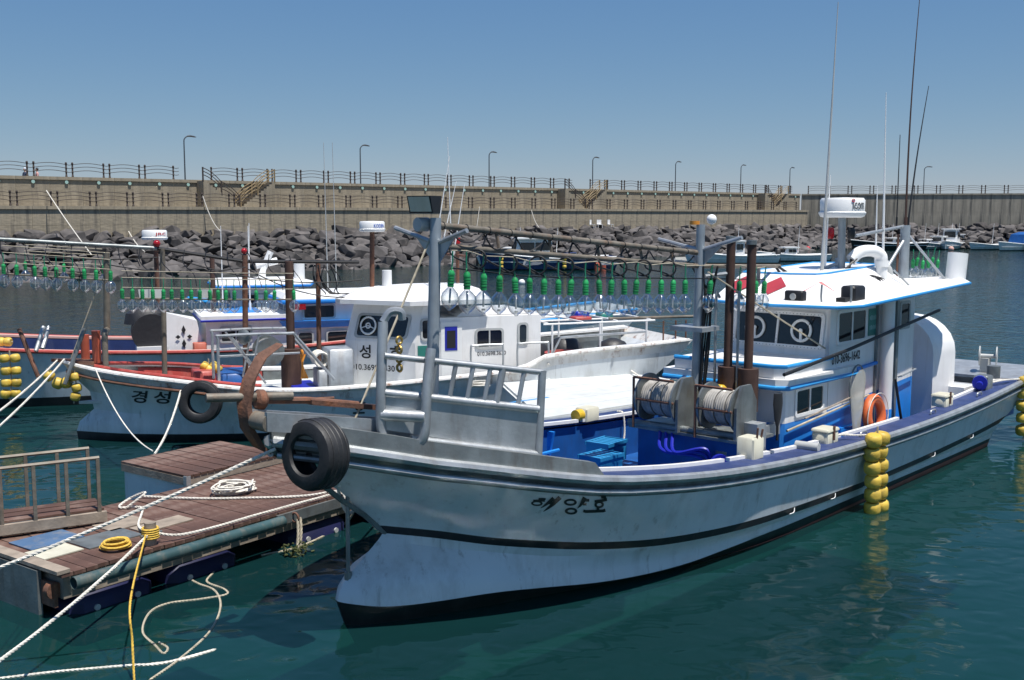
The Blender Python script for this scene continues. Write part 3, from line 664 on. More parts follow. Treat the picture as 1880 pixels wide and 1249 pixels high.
# red bottom paint below the boot-top
for sg in (1, -1):
    FL().loft([[(t, sg*(hull_s(LA, t, .095*min(1, max(0, t-4)/6)-.01)+.006), .095*min(1, max(0, t-4)/6)-.01), (t, sg*(LA[2].hb(t)+.006), -.02), (t, sg*(LA[1].hb(t)+.008), -.42)] for t in trange(4, 13.44, 24)], False).build('bottom_paint', 'antif', ra)
rail_tube(GA, -.93, 15.6, .055, 0, .02, ra, 'galv'); rail_tube(GA, -.9, 15.4, .032, -.13, .01, ra, 'galv', 'lower_rub_rail')
# bright strip under the black line
gunwale(GA, 1.9, 15.5, .36, ra, 'navy', .035)
for sg in (1, -1):
    for a, b in ((2.1, 4.5), (4.62, 5.6), (5.7, 7.6), (7.72, 9.6), (11.2, 14.2)):
        FL().loft([[(t, sg*(GA.hb(t)-.36), GA.z(t)+.03), (t, sg*(GA.hb(t)-.42), GA.z(t)+.03), (t, sg*(GA.hb(t)-.42), GA.z(t)+.075), (t, sg*(GA.hb(t)-.36), GA.z(t)+.075)] for t in trange(a, b, 8)], True, True).build('coaming_strip', 'white', ra)
bulwark(GA, 2.3, 15.0, .36, .38, ra, 'blue', lv=LA)
deck(GA, 2.2, 13.4, .35, .40, ra, 'blue', 'working_deck', lv=LA)
deck(GA, -.8, 2.3, .06, lambda t: GA.z(t) - .06, ra, 'galvd', 'foredeck')
wz = [(hull_s(LA, 2.3, z)-.06, z) for z in (.4, .7, 1.0, 1.3)]
FL().prism([(2.25, s_, z_) for s_, z_ in wz] + [(2.25, -s_, z_) for s_, z_ in wz[::-1]], (.06, 0, 0)).build('foredeck_bulkhead', 'blue', ra, False)
for sg in (1, -1):   # frames and pipes inside the bulwark
    for t in (2.7, 3.15, 3.6, 4.05, 4.5, 4.95): FL().hexa([(t, sg*(hull_s(LA, t, .42)-.2), .4), (t+.05, sg*(hull_s(LA, t, .42)-.2), .4), (t+.05, sg*(hull_s(LA, t, .42)-.06), .4), (t, sg*(hull_s(LA, t, .42)-.06), .4), (t, sg*(GA.hb(t)-.48), GA.z(t)-.06), (t+.05, sg*(GA.hb(t)-.48), GA.z(t)-.06), (t+.05, sg*(GA.hb(t)-.37), GA.z(t)-.06), (t, sg*(GA.hb(t)-.37), GA.z(t)-.06)]).build('bulwark_frame', 'bblue', ra, False)
    FL().tube([(t, sg*(GA.hb(t)-.46), .78) for t in trange(2.6, 5.1, 8)], .025, 6).build('bulwark_pipe', 'bblue', ra)
    FL().tube([(t, sg*(GA.hb(t)-.46), .62) for t in trange(2.6, 5.1, 8)], .02, 6).build('bulwark_pipe', 'bblue', ra)
# raised steel plate round the bow
for sg in (1, -1):
    FL().loft([[(t, sg*(GA.hb(t)+.005), GA.z(t)+.02), (t, sg*(GA.hb(t)-.015), GA.z(t)+h), (t, sg*max(GA.hb(t)-.12, 0), GA.z(t)+h+.005), (t, sg*max(GA.hb(t)-.12, 0), GA.z(t)+h-.02), (t, sg*(GA.hb(t)-.03), GA.z(t)+.02)] for t, h in [(-.93, .2), (-.6, .21), (-.2, .21), (.3, .21), (.8, .2), (1.3, .2), (1.7, .19), (1.95, .18), (2.08, .03)]], True, True).build('bow_plate', 'galvd', ra)
# stem bar and rod down to the bulb
FL().tube([(-.92, 0, 1.98), (-.5, 0, 1.66), (-.1, 0, 1.32), (.2, 0, 1.1), (.42, 0, .9), (.5, 0, .83)], .03, 8).build('stem_bar', 'galvd', ra)
FL().tube([(-.02, 0, 1.42), (-.03, 0, .5)], .022, 8).cyl((-.03, 0, .43), .04, .12, seg=8).build('stem_rod', 'galvd', ra)
# bow roller trough, pipe and beam
FL().prism([(-1.1, -.12, 2.2), (-1.1, -.12, 2.38), (1.1, .42, 2.02), (1.1, .42, 1.86)], (0, .05, 0)).prism([(-1.1, .16, 2.2), (-1.1, .16, 2.38), (.9, .66, 2.05), (.9, .66, 1.88)], (0, .04, 0)).build('anchor_trough', 'galv', ra)
FL().prism([(-.5, -.06, 2.36), (1.0, .42, 2.10), (1.0, .54, 2.10), (-.5, .08, 2.36)], (0, 0, .05)).build('trough_lid', 'rust', ra)
FL().cyl((-1.05, -.08, 2.27), .09, .26, (0, 1, 0)).build('bow_roller', 'pipe', ra)
FL().tube([FA.sp(378, 731, -.25), FA.sp(537, 727, .02)], .043, 12).build('bow_pipe', 'pipe', ra)
# pulpit gate, panel and railing on the starboard bow
a0, a1 = Vector((-.02, .55, 2.06)), Vector((.26, .87, 2.04)); b1 = Vector((1.45, 1.3, 1.75))
FL().tube(curve_pts([(.06, .5, 3.16), (-.02, .55, 2.5), a0 + Vector((0, 0, .05)), a0 + Vector((.05, .07, -.07)), a1 + Vector((-.05, -.07, -.07)), a1 + Vector((0, 0, .05)), (.3, .86, 2.5), (.38, .84, 2.9)], 6), .05, 10).build('bow_gate', 'galv', ra)
FL().tube(curve_pts([(.06, .5, 3.16), (.12, .54, 3.26), (.2, .6, 3.26), (.22, .6, 3.18)], 4), .04, 8).build('gate_hook', 'galv', ra)
FL().tube([a0 + Vector((0, 0, .2)), a1 + Vector((0, 0, .2))], .06, 12).build('gate_roller', 'galv', ra)
FL().hexa([a0 + Vector((.02,.02,.05)), b1, b1 + Vector((.02, -.03, 0)), a0 + Vector((.05, -.02, .05)), a0 + Vector((.02,.02,.42)), b1 + Vector((0,0,.46)), b1 + Vector((.02,-.03,.46)), a0 + Vector((.05,-.02,.42))]).build('bow_panel', 'galv', ra, False)
top0, top1 = a0 + Vector((.03, .02, .78)), b1 + Vector((.06, 0, .84))
mid0, mid1 = a0 + Vector((0, 0, .42)), b1 + Vector((0, 0, .46))
for p, q, r_, nm in ((top0, top1, .032, 'pulpit_top_rail'), (mid0, mid1, .042, 'pulpit_rail'), (a0 + Vector((.2,.2,-.05)), b1 + Vector((0,0,-.02)), .045, 'pulpit_foot_rail'), (b1 + Vector((0,0,-.04)), top1 + Vector((0, 0, .02)), .042, 'pulpit_post')):
    FL().tube([p, q], r_, 10).build(nm, 'galv', ra)
for k in (.3, .42, .53, .64, .72, .86): FL().tube([mid0.lerp(mid1, k), top0.lerp(top1, k + .02)], .024 if k != .72 else .036, 8).build('pulpit_bar', 'galv', ra)
for k in (.62, .95):
    q = a0.lerp(b1, k); FL().box((q.x-.12, q.y-.05, q.z-.12), (q.x+.12, q.y+.05, q.z-.03)).build('panel_bracket', 'galv', ra, False)
# foremast with floodlight, loud hailer and spreader
fm = FL().tube([(1.0, .15, 1.5), (1.1, .15, 4.17)], [.074, .06], 14).build('foremast', 'mast', ra)
FL().tube([(1.1, .15, 3.9), (1.1, .62, 4.04)], .026, 8).tube([(1.1, .15, 3.9), (1.1, -.5, 4.06)], .026, 8).prism([(1.1, .2, 3.7), (1.1, .42, 3.96), (1.1, .2, 3.9)], (.015, 0, 0)).prism([(1.1, .1, 3.7), (1.1, -.15, 3.95), (1.1, .1, 3.9)], (.015, 0, 0)).build('spreader', 'galv', fm)
FL().hexa([(.92, -.06, 4.22), (.98, .24, 4.22), (1.12, .2, 4.22), (1.06, -.1, 4.22), (.88, -.06, 4.4), (.94, .24, 4.4), (1.14, .2, 4.4), (1.08, -.1, 4.4)]).build('floodlight', 'cable', fm, False)
FL().add([(.915, -.04, 4.235), (.972, .225, 4.235), (.934, .225, 4.39), (.877, -.04, 4.39)], [(0, 1, 2, 3)]).build('floodlight_lens', 'plastic', fm, False)
FL().lathe([(.075, 0), (.075, .14), (.05, .17)], (.95, .02, 4.1), (1, .1, 0), 14, 0, True).build('loud_hailer', 'greyp', fm)
# midmast
mm = FL().tube([(5.84, .3, .4), (5.92, .3, 4.07)], [.07, .06], 14).build('midmast', 'mast', ra)
FL().tube([(5.92, .3, 3.72), (5.92, .95, 3.9)], .028, 8).tube([(5.92, .3, 3.72), (5.92, -.4, 3.86)], .028, 8).prism([(5.92, .36, 3.52), (5.92, .66, 3.8), (5.92, .36, 3.72)], (.015, 0, 0)).prism([(5.92, .24, 3.52), (5.92, -.05, 3.78), (5.92, .24, 3.72)], (.015, 0, 0)).build('spreader', 'galv', mm)
FL().cyl((5.86, .24, 4.07), .07, .05).build('mast_light', 'amber', mm); FL().sphere((6.0, .42, 4.14), .07).build('mast_camera', 'radar', mm)
FL().box((5.62, .02, 2.62), (6.05, .55, 2.68)).build('mast_bracket', 'galv', mm, False)
# lamp boom
boom = FL().tube([(1.15, .15, 4.09), (5.95, .28, 3.68)], .036, 10).build('lamp_boom', 'pipe', ra)
FL().tube([(1.15, .15, 3.87), (5.9, .3, 3.5), (8.6, .02, 3.4)], .032, 10).build('lower_boom', 'pipe', ra)
for t in (2.0, 2.9, 3.8, 4.7, 5.4): FL().tube([(t, .17, 4.09 - .0854*(t-1.15)), (t + .02, .2, 3.87 - .078*(t-1.15))], .02, 6).build('boom_strut', 'pipe', boom)
LROW = [829, 857, 888, 917, 945, 972, 999, 1025, 1049, 1075, 1099, 1123, 1146, 1169, 1191, 1214, 1236, 1258, 1305, 1358, 1388, 1404]
lp = []
for i, px in enumerate(LROW):
    y = lerp_table([(829, 496), (888, 502), (945, 509), (1025, 513), (1258, 514), (1404, 516)], px)
    q = FA.sp(px, y, .5); lp.append(q)
    lab = f'clear glass fishing lamp in green socket, {ordinal(i)} from the grey foremast' if i < 18 else f'clear fishing lamp behind the grey midmast, {ordinal(i-18)} toward the wheelhouse'
    place_lamp(FA.W(*q), lab, 'fishing lamps over the front boat', random.uniform(0, 6), random.uniform(.95, 1.04), random.uniform(-.12, .12))
FL().tube([(q[0], .5, q[2] + .2 + .02*math.sin(i*2.1)) for i, q in enumerate(lp)], .007, 5).build('lamp_wire', 'ropeo', boom)
FL().tube([(q[0], .5, q[2] + .02) for i, q in enumerate(lp)], .009, 5).build('lamp_wire', 'cable', boom)
cb = FL()
for i in range(2, 17, 2):
    q = lp[i]; zt = 3.87 - .078*(q[0]-1.15)
    cb.tube(curve_pts([(q[0]-.1, .17, zt+.18), (q[0]-.2, .2, zt-.05), (q[0]-.12, .42, q[2]+.1), (q[0]+.02, .5, q[2]+.02)], 6), .011, 5)
    cb.torus((q[0]-.05, .45, q[2]+.15), .1, .012, (-.85, .5, .1), 18, 5)
rr_ = random.Random(21)
for k in range(9):
    t = 1.3 + k*.52; z = 4.05 - .085*(t-1.15); cb.tube(curve_pts([(t, .15, z), (t+.12, .2, z-.1-rr_.random()*.1), (t+.3, .22, z-.12), (t+.5, .18, z-.03)], 5), .01, 4)
for k in range(14): t = 1.2 + k*.34; z = 4.09 - .0854*(t-1.15); cb.torus((t, .15+.027*(t-1.15), z), .04, .006, (1, .03, -.08), 10, 4)
cb.build('lamp_cables', 'cable', boom)
for k, px in enumerate((985, 1125, 1240)):
    q = FA.sp(px, 480, .1); f = FL().hexa([(q[0]-.14, 0, q[2]-.05), (q[0]+.14, 0, q[2]-.05), (q[0]+.14, .2, q[2]), (q[0]-.14, .2, q[2]), (q[0]-.12, .02, q[2]+.02), (q[0]+.12, .02, q[2]+.02), (q[0]+.12, .18, q[2]+.06), (q[0]-.12, .18, q[2]+.06)]).build('deck_light', 'greyp', boom, False)
# bundles of cable down the midmast
cb = FL()
rr_ = random.Random(3)
for k in range(7):
    cb.tube(curve_pts([(5.9+rr_.uniform(-.1,.3), .3+rr_.uniform(-.15,.25), 3.5), (5.9+rr_.uniform(-.12,.15), .36+rr_.uniform(-.05,.12), 3.0), (5.86+rr_.uniform(-.1,.1), .4+rr_.uniform(-.03,.06), 2.3), (5.84, .4+rr_.uniform(-.03,.03), 1.4), (5.8+rr_.uniform(-.2,.2), .45, .9)], 6), .012, 5)
cb.build('mast_cables', 'cable', mm)
FL().tube(sag((8.5, .05, 3.4), (10.2, .3, 3.05), .12), .022, 6).tube(sag((8.5, .02, 3.38), (9.6, .3, 3.0), .2), .022, 6).build('roof_cables', 'cable', boom)
# winch bed
FL().box((5.36, -.3, .4), (5.82, 1.28, 1.24)).build('winch_bed', 'blue', ra, False)
FL().tube([(5.3, -.42, 1.32), (5.42, 1.3, 1.32)], .05, 10).build('winch_rail', 'galvd', ra)
FL().box((5.3, -.42, 1.245), (6.1, 1.4, 1.285)).build('winch_table', 'galvd', ra, False)
FL().box((5.5, 1.28, .42), (5.72, 1.5, 1.5)).box((5.42, 1.2, 1.2), (6.5, 1.27, 1.36)).build('winch_post', 'galv', ra, False)
def winch(c, L, r, label=None):
    c = Vector(c); w = FL().cyl(c + Vector((0, -L/2, 0)), r*.5, L, (0, 1, 0)).build('winch', 'galvd', ra)
    rp = FL()
    for k in range(int(L/.034)): rp.torus(c + Vector((0, -L/2 + .02 + .034*k, 0)), r*.93 - (.02 if k % 5 == 0 else 0), .019, (0, 1, 0), 20, 5)
    rp.build('wound_rope', 'wrope', w)
    for y in (-L/2 - .03, L/2): FL().cyl(c + Vector((0, y, 0)), r*1.32, .03, (0, 1, 0), 28).build('flange', 'galvd', w)
    FL().prism([c + Vector((-.25, L/2+.05, -.4)), c + Vector((.25, L/2+.05, -.4)), c + Vector((.25, L/2+.05, .1)), c + Vector((.1, L/2+.05, .33)), c + Vector((-.12, L/2+.05, .33)), c + Vector((-.25, L/2+.05, .05))], (0, .04, 0)).build('side_plate', 'galvd', w, False)
    FL().tube([c + Vector((-.3, -L/2-.05, .3)), c + Vector((-.3, L/2+.05, .3))], .018, 6).tube([c + Vector((-.3, -L/2-.05, .0)), c + Vector((-.3, L/2+.05, .0))], .018, 6).tube([c + Vector((-.3, -L/2-.05, .3)), c + Vector((-.3, -L/2-.05, -.4))], .018, 6).build('guide_frame', 'rust', w)
winch((5.5, .06, 1.68), .56, .25); winch((5.56, .98, 1.66), .46, .24)
hb = FL()
for k in range(3): hb.tube(curve_pts([(5.32, .1+.1*k, 1.25), (5.1, .3+.1*k, 1.05), (5.25, .8+.05*k, 1.0+.06*k), (5.34, .95, .7)], 8), .025, 7)
hb.build('hydraulic_hose', 'royal', ra)
FL().cyl((5.0, 1.25, .78+.25), .13, .06, (-.6, .8, 0), 20).cyl((4.99, 1.26, 1.03), .05, .11, (-.6, .8, 0), 14).build('line_hauler', 'royal', ra)
FL().cyl((4.72, 1.05, .98), .065, .08, (-.6, .8, 0), 14).build('small_pulley', 'royal', ra)
FL().rbox((4.98, 1.5, GA.z(5)+.03), (5.25, 1.75, GA.z(5)+.3), .02).build('control_box', 'plastic', ra)
FL().tube([(5.1, 1.72, 1.3), (5.08, 1.75, 1.55)], .014, 6).tube([(5.18, 1.72, 1.3), (5.2, 1.75, 1.52)], .014, 6).build('control_lever', 'rust', ra)
FL().rbox((5.36, .95, .9), (5.44, 1.15, 1.12), .015).build('switch_box', 'plastic', ra)
FL().cyl((6.35, 1.6, 1.12), .06, .32, (.1, 1, 0), 14).build('drain_pipe', 'greyp', ra)
for t in (7.1, 11.25):
    z = GA.z(t) + .035; b = FL().rbox((t-.17, 1.52, z), (t+.17, 1.76, z+.16), .02).build('junction_box', 'plastic', ra)
    FL().rbox((t-.18, 1.51, z+.162), (t+.18, 1.77, z+.2), .015).build('lid', 'plastic', b); FL().box((t-.02, 1.765, z+.04), (t+.02, 1.785, z+.24)).build('latch', 'rust', b, False)
t = 5.9; z = GA.z(t)+.035; FL().rbox((t-.15, -1.78, z), (t+.17, -1.55, z+.2), .02).build('junction_box', 'plastic', ra); FL().cyl((t-.28, -1.66, z+.1), .09, .2, (1, 0, 0)).build('yellow_motor', 'yel', ra)
FL().rbox((5.98, .42, 1.45), (6.12, .66, 1.86), .03).build('yellow_case', 'yel', ra)
# lower cabin
CF = [(6.62, -.52), (6.62, 1.2), (6.67, 1.25), (7.9, 1.25), (7.9, -.52)]
wall_block(CF, .4, 1.31, ra, 'bblue', 'cabin_base')
cab = wall_block([(t, s) for t, s in CF], 1.313, 1.80, ra, 'white', 'lower_cabin')
wall_block([(6.46, -.66), (6.46, 1.2), (6.56, 1.36), (8.6, 1.36), (8.6, -.66)], 1.803, 1.95, ra, 'white', 'cabin_ledge')
def band(poly, z, r, m, parent, name='trim_band'):
    FL().tube([(t, s, z if not callable(z) else z(t)) for t, s in poly], r, 8).build(name, m, parent)
band([(6.46, -.66), (6.46, 1.2), (6.56, 1.36), (8.7, 1.36)], 1.83, .032, 'trim', ra)
wall_block([(6.52, -.5), (6.52, 1.14), (6.6, 1.27), (7.95, 1.27), (7.95, -.5)], 1.953, 2.12, ra, 'white', 'fore_coaming')
band([(6.52, -.5), (6.52, 1.14), (6.6, 1.28), (7.95, 1.28)], 2.12, .03, 'trim', ra)
FL().tube([(8.75, 1.28, 1.86), (9.45, 1.28, 1.9)], .03, 8).build('trim_bar', 'bblue', ra)
window((6.92, 1.252, 1.36), (.86, 0, 0), (0, 0, .42), (0, 1, 0), cab, 2, 'radar')
# wheelhouse
wf = [(7.87, -.40), (7.87, 1.2), (7.92, 1.25), (10.9, 1.25), (10.9, -.40)]
wall_block([(7.905, -.41), (7.905, 1.25), (10.9, 1.25), (10.9, -.41)], .4, lambda t: 1.25 + .065*(t-6.6), ra, 'bblue', 'wheelhouse_base')
wh = FL().loft([[(t, s, 1.253 + .065*(t-6.6) if t > 7.9 else 2.1) for t, s in wf], [(t + (.12 if t < 7.9 else 0), s, 2.86 + .03*(t-7.9)) for t, s in wf]], True, True).build('wheelhouse', 'white', ra, True, 25)
def wx(z): return 7.87 + .12*(z-2.1)/.76 - .001      # raked front
fw_ = window((wx(2.2), -.36, 2.22), (0, 1.52, 0), (.085, 0, .54), (-1, 0, .15), wh, 2, 'white', 'dark', .05, .07, .03)
for y in (.02, .80):
    c = Vector((wx(2.48) - .03, y, 2.49)); FL().torus(c, .155, .022, (-1, 0, .15), 24, 8).cyl(c, .03, .03, (-1, 0, .15)).box((c.x-.02, c.y-.02, c.z-.16), (c.x+.0, c.y+.02, c.z)).build('clear_view_screen', 'radar', fw_)
bt = FL()
for k in range(26):
    for zz in (2.245, 2.735): bt.sphere((wx(zz) - .03, -.33 + k*.0575, zz), .009, seg=5, rings=4)
for k in range(8):
    for yy in (-.335, .40, 1.135): bt.sphere((wx(2.3 + k*.06) - .03, yy, 2.29 + k*.055), .009, seg=5, rings=4)
bt.build('frame_bolts', 'galvd', fw_)
FL().tube([(wx(2.7) - .04, .98, 2.72), (wx(2.4) - .05, .86, 2.42)], .007, 5).build('wiper', 'cable', fw_)
window((8.12, 1.252, 2.28), (.98, 0, 0), (0, 0, .52), (0, 1, 0), wh, 2, 'radar')
window((10.3, 1.252, 2.35), (.4, 0, 0), (0, 0, .46), (0, 1, 0), wh, 1, 'greyp')
FL().box((9.17, 1.252, 2.34), (9.52, 1.262, 2.76)).build('registration_board', 'gsign', wh, False)
mk_ = FL(); rr_ = random.Random(2)         # the board's two lines are too small to read: plain pale marks
for z_ in (2.58, 2.43):
    for k in range(7): mk_.box((9.205 + k*.041, 1.2625, z_ + rr_.uniform(0, .01)), (9.205 + k*.041 + rr_.uniform(.015, .03), 1.264, z_ + rr_.uniform(.06, .085)))
structure(mk_.build('board_marks', 'pmark', wh, False), 'stuff')
flat_text('010-3696-1642', 'ink', wh, (8.0, 1.256, 2.0), (.92, 0, .012), (0, 0, .14), .02)
# roof
RFp = [(7.62, -.78), (7.42, .0), (7.42, .6), (7.6, 1.5), (7.95, 1.72), (12.3, 1.62), (12.75, 1.3), (12.85, -.2), (12.5, -.8)]
rz_ = lambda t: 2.87 + .03*(t-7.9)
roof = FL().loft([[(t, s, rz_(t)) for t, s in RFp], [(t, s, rz_(t)+.05) for t, s in RFp], [(t*.985+.15, s*.97, rz_(t)+.085) for t, s in RFp]], True, True).build('wheelhouse_roof', 'white', ra, True, 20)
band(RFp + RFp[:1], lambda t: rz_(t)+.028, .024, 'trim', roof)
up = [[(7.75, -.6), (7.7, .5), (7.9, 1.15), (8.3, 1.25), (11.0, 1.1), (11.2, .2), (11.0, -.65)], [(8.3, -.45), (8.28, .4), (8.4, .75), (8.6, .82), (10.7, .72), (10.85, .2), (10.7, -.5)]]
FL().loft([[(t, s, rz_(t)+.08) for t, s in up[0]], [(t, s, rz_(t)+.42) for t, s in up[1]]], True, True).build('raised_roof', 'white', roof, True, 20)
band(up[1] + up[1][:1], lambda t: rz_(t)+.42, .018, 'trim', roof)
def on_slope(k, y): t = 7.72 + .57*k; return (t - .012, y, rz_(t) + .08 + .34*k + .012)
for y, w in ((-.3, .2), (.28, .2)):
    FL().add([on_slope(.5, y-w), on_slope(.15, y), on_slope(.5, y+w), on_slope(.85, y)], [(0, 1, 2, 3)]).build('red_diamond', 'diamond', roof, False)
FL().add([(7.9, .72, rz_(8)+.16), (8.02, 1.02, rz_(8)+.13), (8.32, 1.1, rz_(8)+.2), (8.28, .9, rz_(8)+.34)], [(0, 1, 2, 3)]).build('red_diamond', 'diamond', roof, False)
sp_ = FL().rbox((7.68, .62, rz_(8)+.05), (7.82, .92, rz_(8)+.22), .02).build('horn_speaker', 'cable', roof); FL().cyl((7.675, .77, rz_(8)+.135), .05, .01, (-1, 0, 0)).build('speaker_cone', 'greyp', sp_)
FL().rbox((8.05, 1.32, rz_(8)+.07), (8.42, 1.55, rz_(8)+.3), .03).box((7.85, 1.36, rz_(8)+.07), (8.07, 1.5, rz_(8)+.14)).build('searchlight', 'cable', roof)
FL().tube(curve_pts([(7.72, 1.2, 3.2), (7.72, 1.2, 2.98), (7.74, 1.25, 2.93), (7.85, 1.55, 2.93), (7.87, 1.58, 2.98), (7.87, 1.58, 3.2)], 5), .016, 7).build('roof_bracket', 'galv', roof)
FL().tube([(8.0, .0, 2.95), (8.0, .0, 3.4)], .03, 8).build('boom_stanchion', 'galvd', roof)
FL().tube(curve_pts([(10.35, .9, 2.9), (10.35, .9, 3.42), (10.33, .88, 3.55), (10.2, .8, 3.62), (10.0, .68, 3.6), (9.86, .6, 3.48)], 6), .095, 14).lathe([(.112, 0), (.112, .1)], (10.35, .9, 3.36), seg=16).build('gooseneck_vent', 'radar', roof)
FL().tube(curve_pts([(10.75, .85, 2.9), (10.75, .85, 3.25), (10.7, .8, 3.34), (10.6, .74, 3.36)], 6), .065, 12).build('small_vent', 'greyp', roof)
cb = FL()
for k in range(6): cb.tube(curve_pts([(9.86, .6+.02*k, 3.5), (9.8-.03*k, .62, 3.3), (9.75+.08*k, .75+.02*k, 3.2), (10.0+.12*k, .95, 3.22-.02*k), (10.2+.1*k, 1.05, 3.0)], 5), .016, 5)
cb.build('vent_cables', 'cable', roof)
FL().tube([(10.9, 1.2, 2.98), (10.6, 1.0, 3.3)], .016, 6).build('vent_stay', 'galv', roof)
FL().cyl((12.45, 1.3, 3.02), .17, .52, (.12, .02, 1), 24).build('white_drum', 'radar', roof)
rd_ = radar(roof, (9.7, .5, 4.16), .37, .32, (9.75, .5, 2.95), '\u0131com', 'galvd', 107, 'mast', .06, .26)
ca = R(107) + .13/.37 - .02; FL().torus((9.7 + math.cos(ca)*.354, .5 + math.sin(ca)*.354, 4.16 + .32*.84), .022, .006, (math.cos(ca), math.sin(ca), 0), 16, 6).build('logo_ring', 'inkr', rd_)
FL().lathe([(.045, 0), (.06, .05), (.06, .14), (.04, .18)], (9.6, .36, 3.82), seg=12, caps=True).build('port_light', 'redl', roof); FL().lathe([(.045, 0), (.06, .05), (.06, .14), (.04, .18)], (9.68, .68, 3.82), seg=12, caps=True).build('starboard_light', 'cable', roof)
FL().tube([(8.6, .0, 3.1), (9.7, .45, 3.42)], .03, 8).tube([(9.75, .5, 3.1), (9.95, .6, 2.98)], .02, 6).tube([(9.0, -.4, 3.12), (9.75, .4, 3.12), (11.2, .5, 3.14)], .03, 8).build('roof_frame', 'galv', roof)
am = FL().tube([(12.15, .5, 2.95), (12.15, .5, 4.02)], .085, 14).build('aft_mast', 'mast', roof)
FL().tube([(12.18, .5, 3.9), (12.3, 1.25, 3.0)], .022, 8).tube([(12.12, .48, 4.0), (10.2, .5, 3.86)], .028, 8).tube([(12.1, .5, 3.75), (11.1, .55, 3.12)], .028, 8).build('mast_stay', 'galv', am)
FL().cyl((12.05, .42, 2.96), .02, .9).build('rusty_stay', 'rust', am)
for i in range(6):
    place_lamp(FA.W(12.25 + .1*i, .62 + .05*i, 3.42 + .03*math.sin(i*2)), f'green-socketed spare lamp in the bunch beside the aft mast, {ordinal(i)} from the mast', 'spare lamps at the aft mast', i, .85, .2*math.sin(i))
for b, t_, r0, bend, m_ in [((9.15, .45, 3.0), (9.42, .45, 7.5), .03, .0, 'greyp'), ((9.45, .35, 3.0), (9.55, .35, 4.84), .022, 0, 'radar'), ((11.0, .5, 3.0), (10.95, .5, 4.7), .024, 0, 'radar'), ((11.3, .5, 2.95), (11.15, .5, 6.25), .026, 0, 'radar'), ((12.15, .5, 4.0), (12.35, .5, 7.95), .02, -.08, 'stack'), ((12.2, .52, 4.0), (12.85, .52, 6.5), .018, -.05, 'cable'), ((12.0, .4, 4.0), (12.0, .4, 5.6), .012, 0, 'cable')]:
    antenna(roof, b, t_, r0, .006, m_, bend)
FL().rbox((9.9, .3, 3.1), (10.06, .38, 3.5), .01).tube([(9.98, .34, 2.95), (9.98, .34, 3.9)], .012, 6).build('antenna_tuner', 'greyp', roof)
# stacks in front of the wheelhouse
for t, s, z0, z1 in ((6.26, .57, 1.95, 3.88), (6.27, .89, 1.95, 3.83)):
    k = FL().cyl((t-.01, s, z0), .062, z1-z0, (.012, 0, 1), 16).build('exhaust_stack', 'stack', ra)
    FL().cyl((t, s, 1.5), .14, .6, seg=20).build('stack_base', 'stack', k); FL().cyl((t, s, z1-.03), .072, .06, seg=16).build('stack_cap', 'galvd', k)
for t, s in ((6.22, .38), (6.24, .73)): FL().tube(curve_pts([(t, s, 1.4), (t, s, 3.0), (t+.03, s, 3.1), (t+.06, s+.02, 3.05)], 5), .02, 7).build('vent_tube', 'galv', ra)
FL().tube([(5.98, .35, 3.36), (6.26, .57, 3.4)], .028, 8).build('stack_brace', 'galv', ra)
FL().tube([FA.sp(1300, 500, .5), FA.sp(1515, 640, 1.2)], .012, 6).build('wheelhouse_stay', 'ropeo', ra)
FL().tube([(6.3, 1.42, 2.06), (8.0, 1.5, 2.25), (11.3, 1.5, 2.62)], .026, 8).build('boat_hook_pole', 'cable', ra)
# side pipe, channel and tools on the starboard wall
vp = FL().cyl((9.62, 1.37, 1.15), .1, 1.74, seg=18).build('side_duct', 'white', ra); FL().cyl((9.62, 1.37, .42), .104, .74, seg=18).build('duct_foot', 'bblue', vp)
FL().box((9.98, 1.26, .45), (10.06, 1.36, 2.86)).box((9.42, 1.255, .45), (9.46, 1.29, 2.86)).build('side_channel', 'galvd', ra, False)
FL().box((8.3, 1.255, .62), (9.0, 1.285, 1.02)).box((8.4, 1.288, .84), (8.95, 1.3, .98)).build('hatch_cover', 'bblue', ra, False)
FL().tube([(6.66, 1.29, 1.22), (9.2, 1.29, 1.42)], .018, 6).build('hand_rail', 'ropeo', ra)
FL().tube([(10.3, 1.27, 1.58), (10.3, 1.33, 1.6), (10.85, 1.33, 1.66), (10.85, 1.27, 1.66)], .015, 6).build('grab_rail', 'galv', ra)
FL().box((10.1, 1.26, .72), (10.5, 1.5, .76)).build('side_step', 'bblue', ra, False)
FL().tube([(9.9, 1.4, 1.6), (10.15, 1.5, .5)], .022, 6).build('leaning_pole', 'cable', ra)
# hood, stern gear
arch = [(.0, .4), (1.1, .4), (1.1, 1.75)] + [(1.1 - .75 + .75*math.cos(R(a)), 1.75 + .66*math.sin(R(a))) for a in range(15, 91, 15)] + [(-.5, 2.43), (-.5, .4)]
FL().loft([[(12.15, s, z) for s, z in arch], [(12.2, s, z) for s, z in arch], [(13.15, s, z*.985) for s, z in arch]], True, True).build('companion_hood', 'white', ra, True, 30)
deck(GA, 14.2, 15.65, .02, lambda t: GA.z(t)+.05, ra, 'galv', 'stern_plate', 6)
FL().cyl((14.0, 1.5, 1.05), .12, .36, seg=20).build('stern_bollard', 'galvd', ra)
w_ = FL().cyl((14.6, 1.0, 1.5), .04, .3, (.3, 1, 0)).build('stern_reel', 'greyp', ra)
for k in (0, .3): FL().lathe([(.03, 0), (.19, .01), (.19, .03), (.03, .04)], Vector((14.6, 1.0, 1.5)) + Vector((.287, .958, 0))*k, (.3, 1, 0), 22, 0, True).build('reel_flange', 'greyp', w_)
FL().box((14.55, 1.05, 1.2), (14.7, 1.2, 1.46)).build('reel_stand', 'greyp', w_, False)
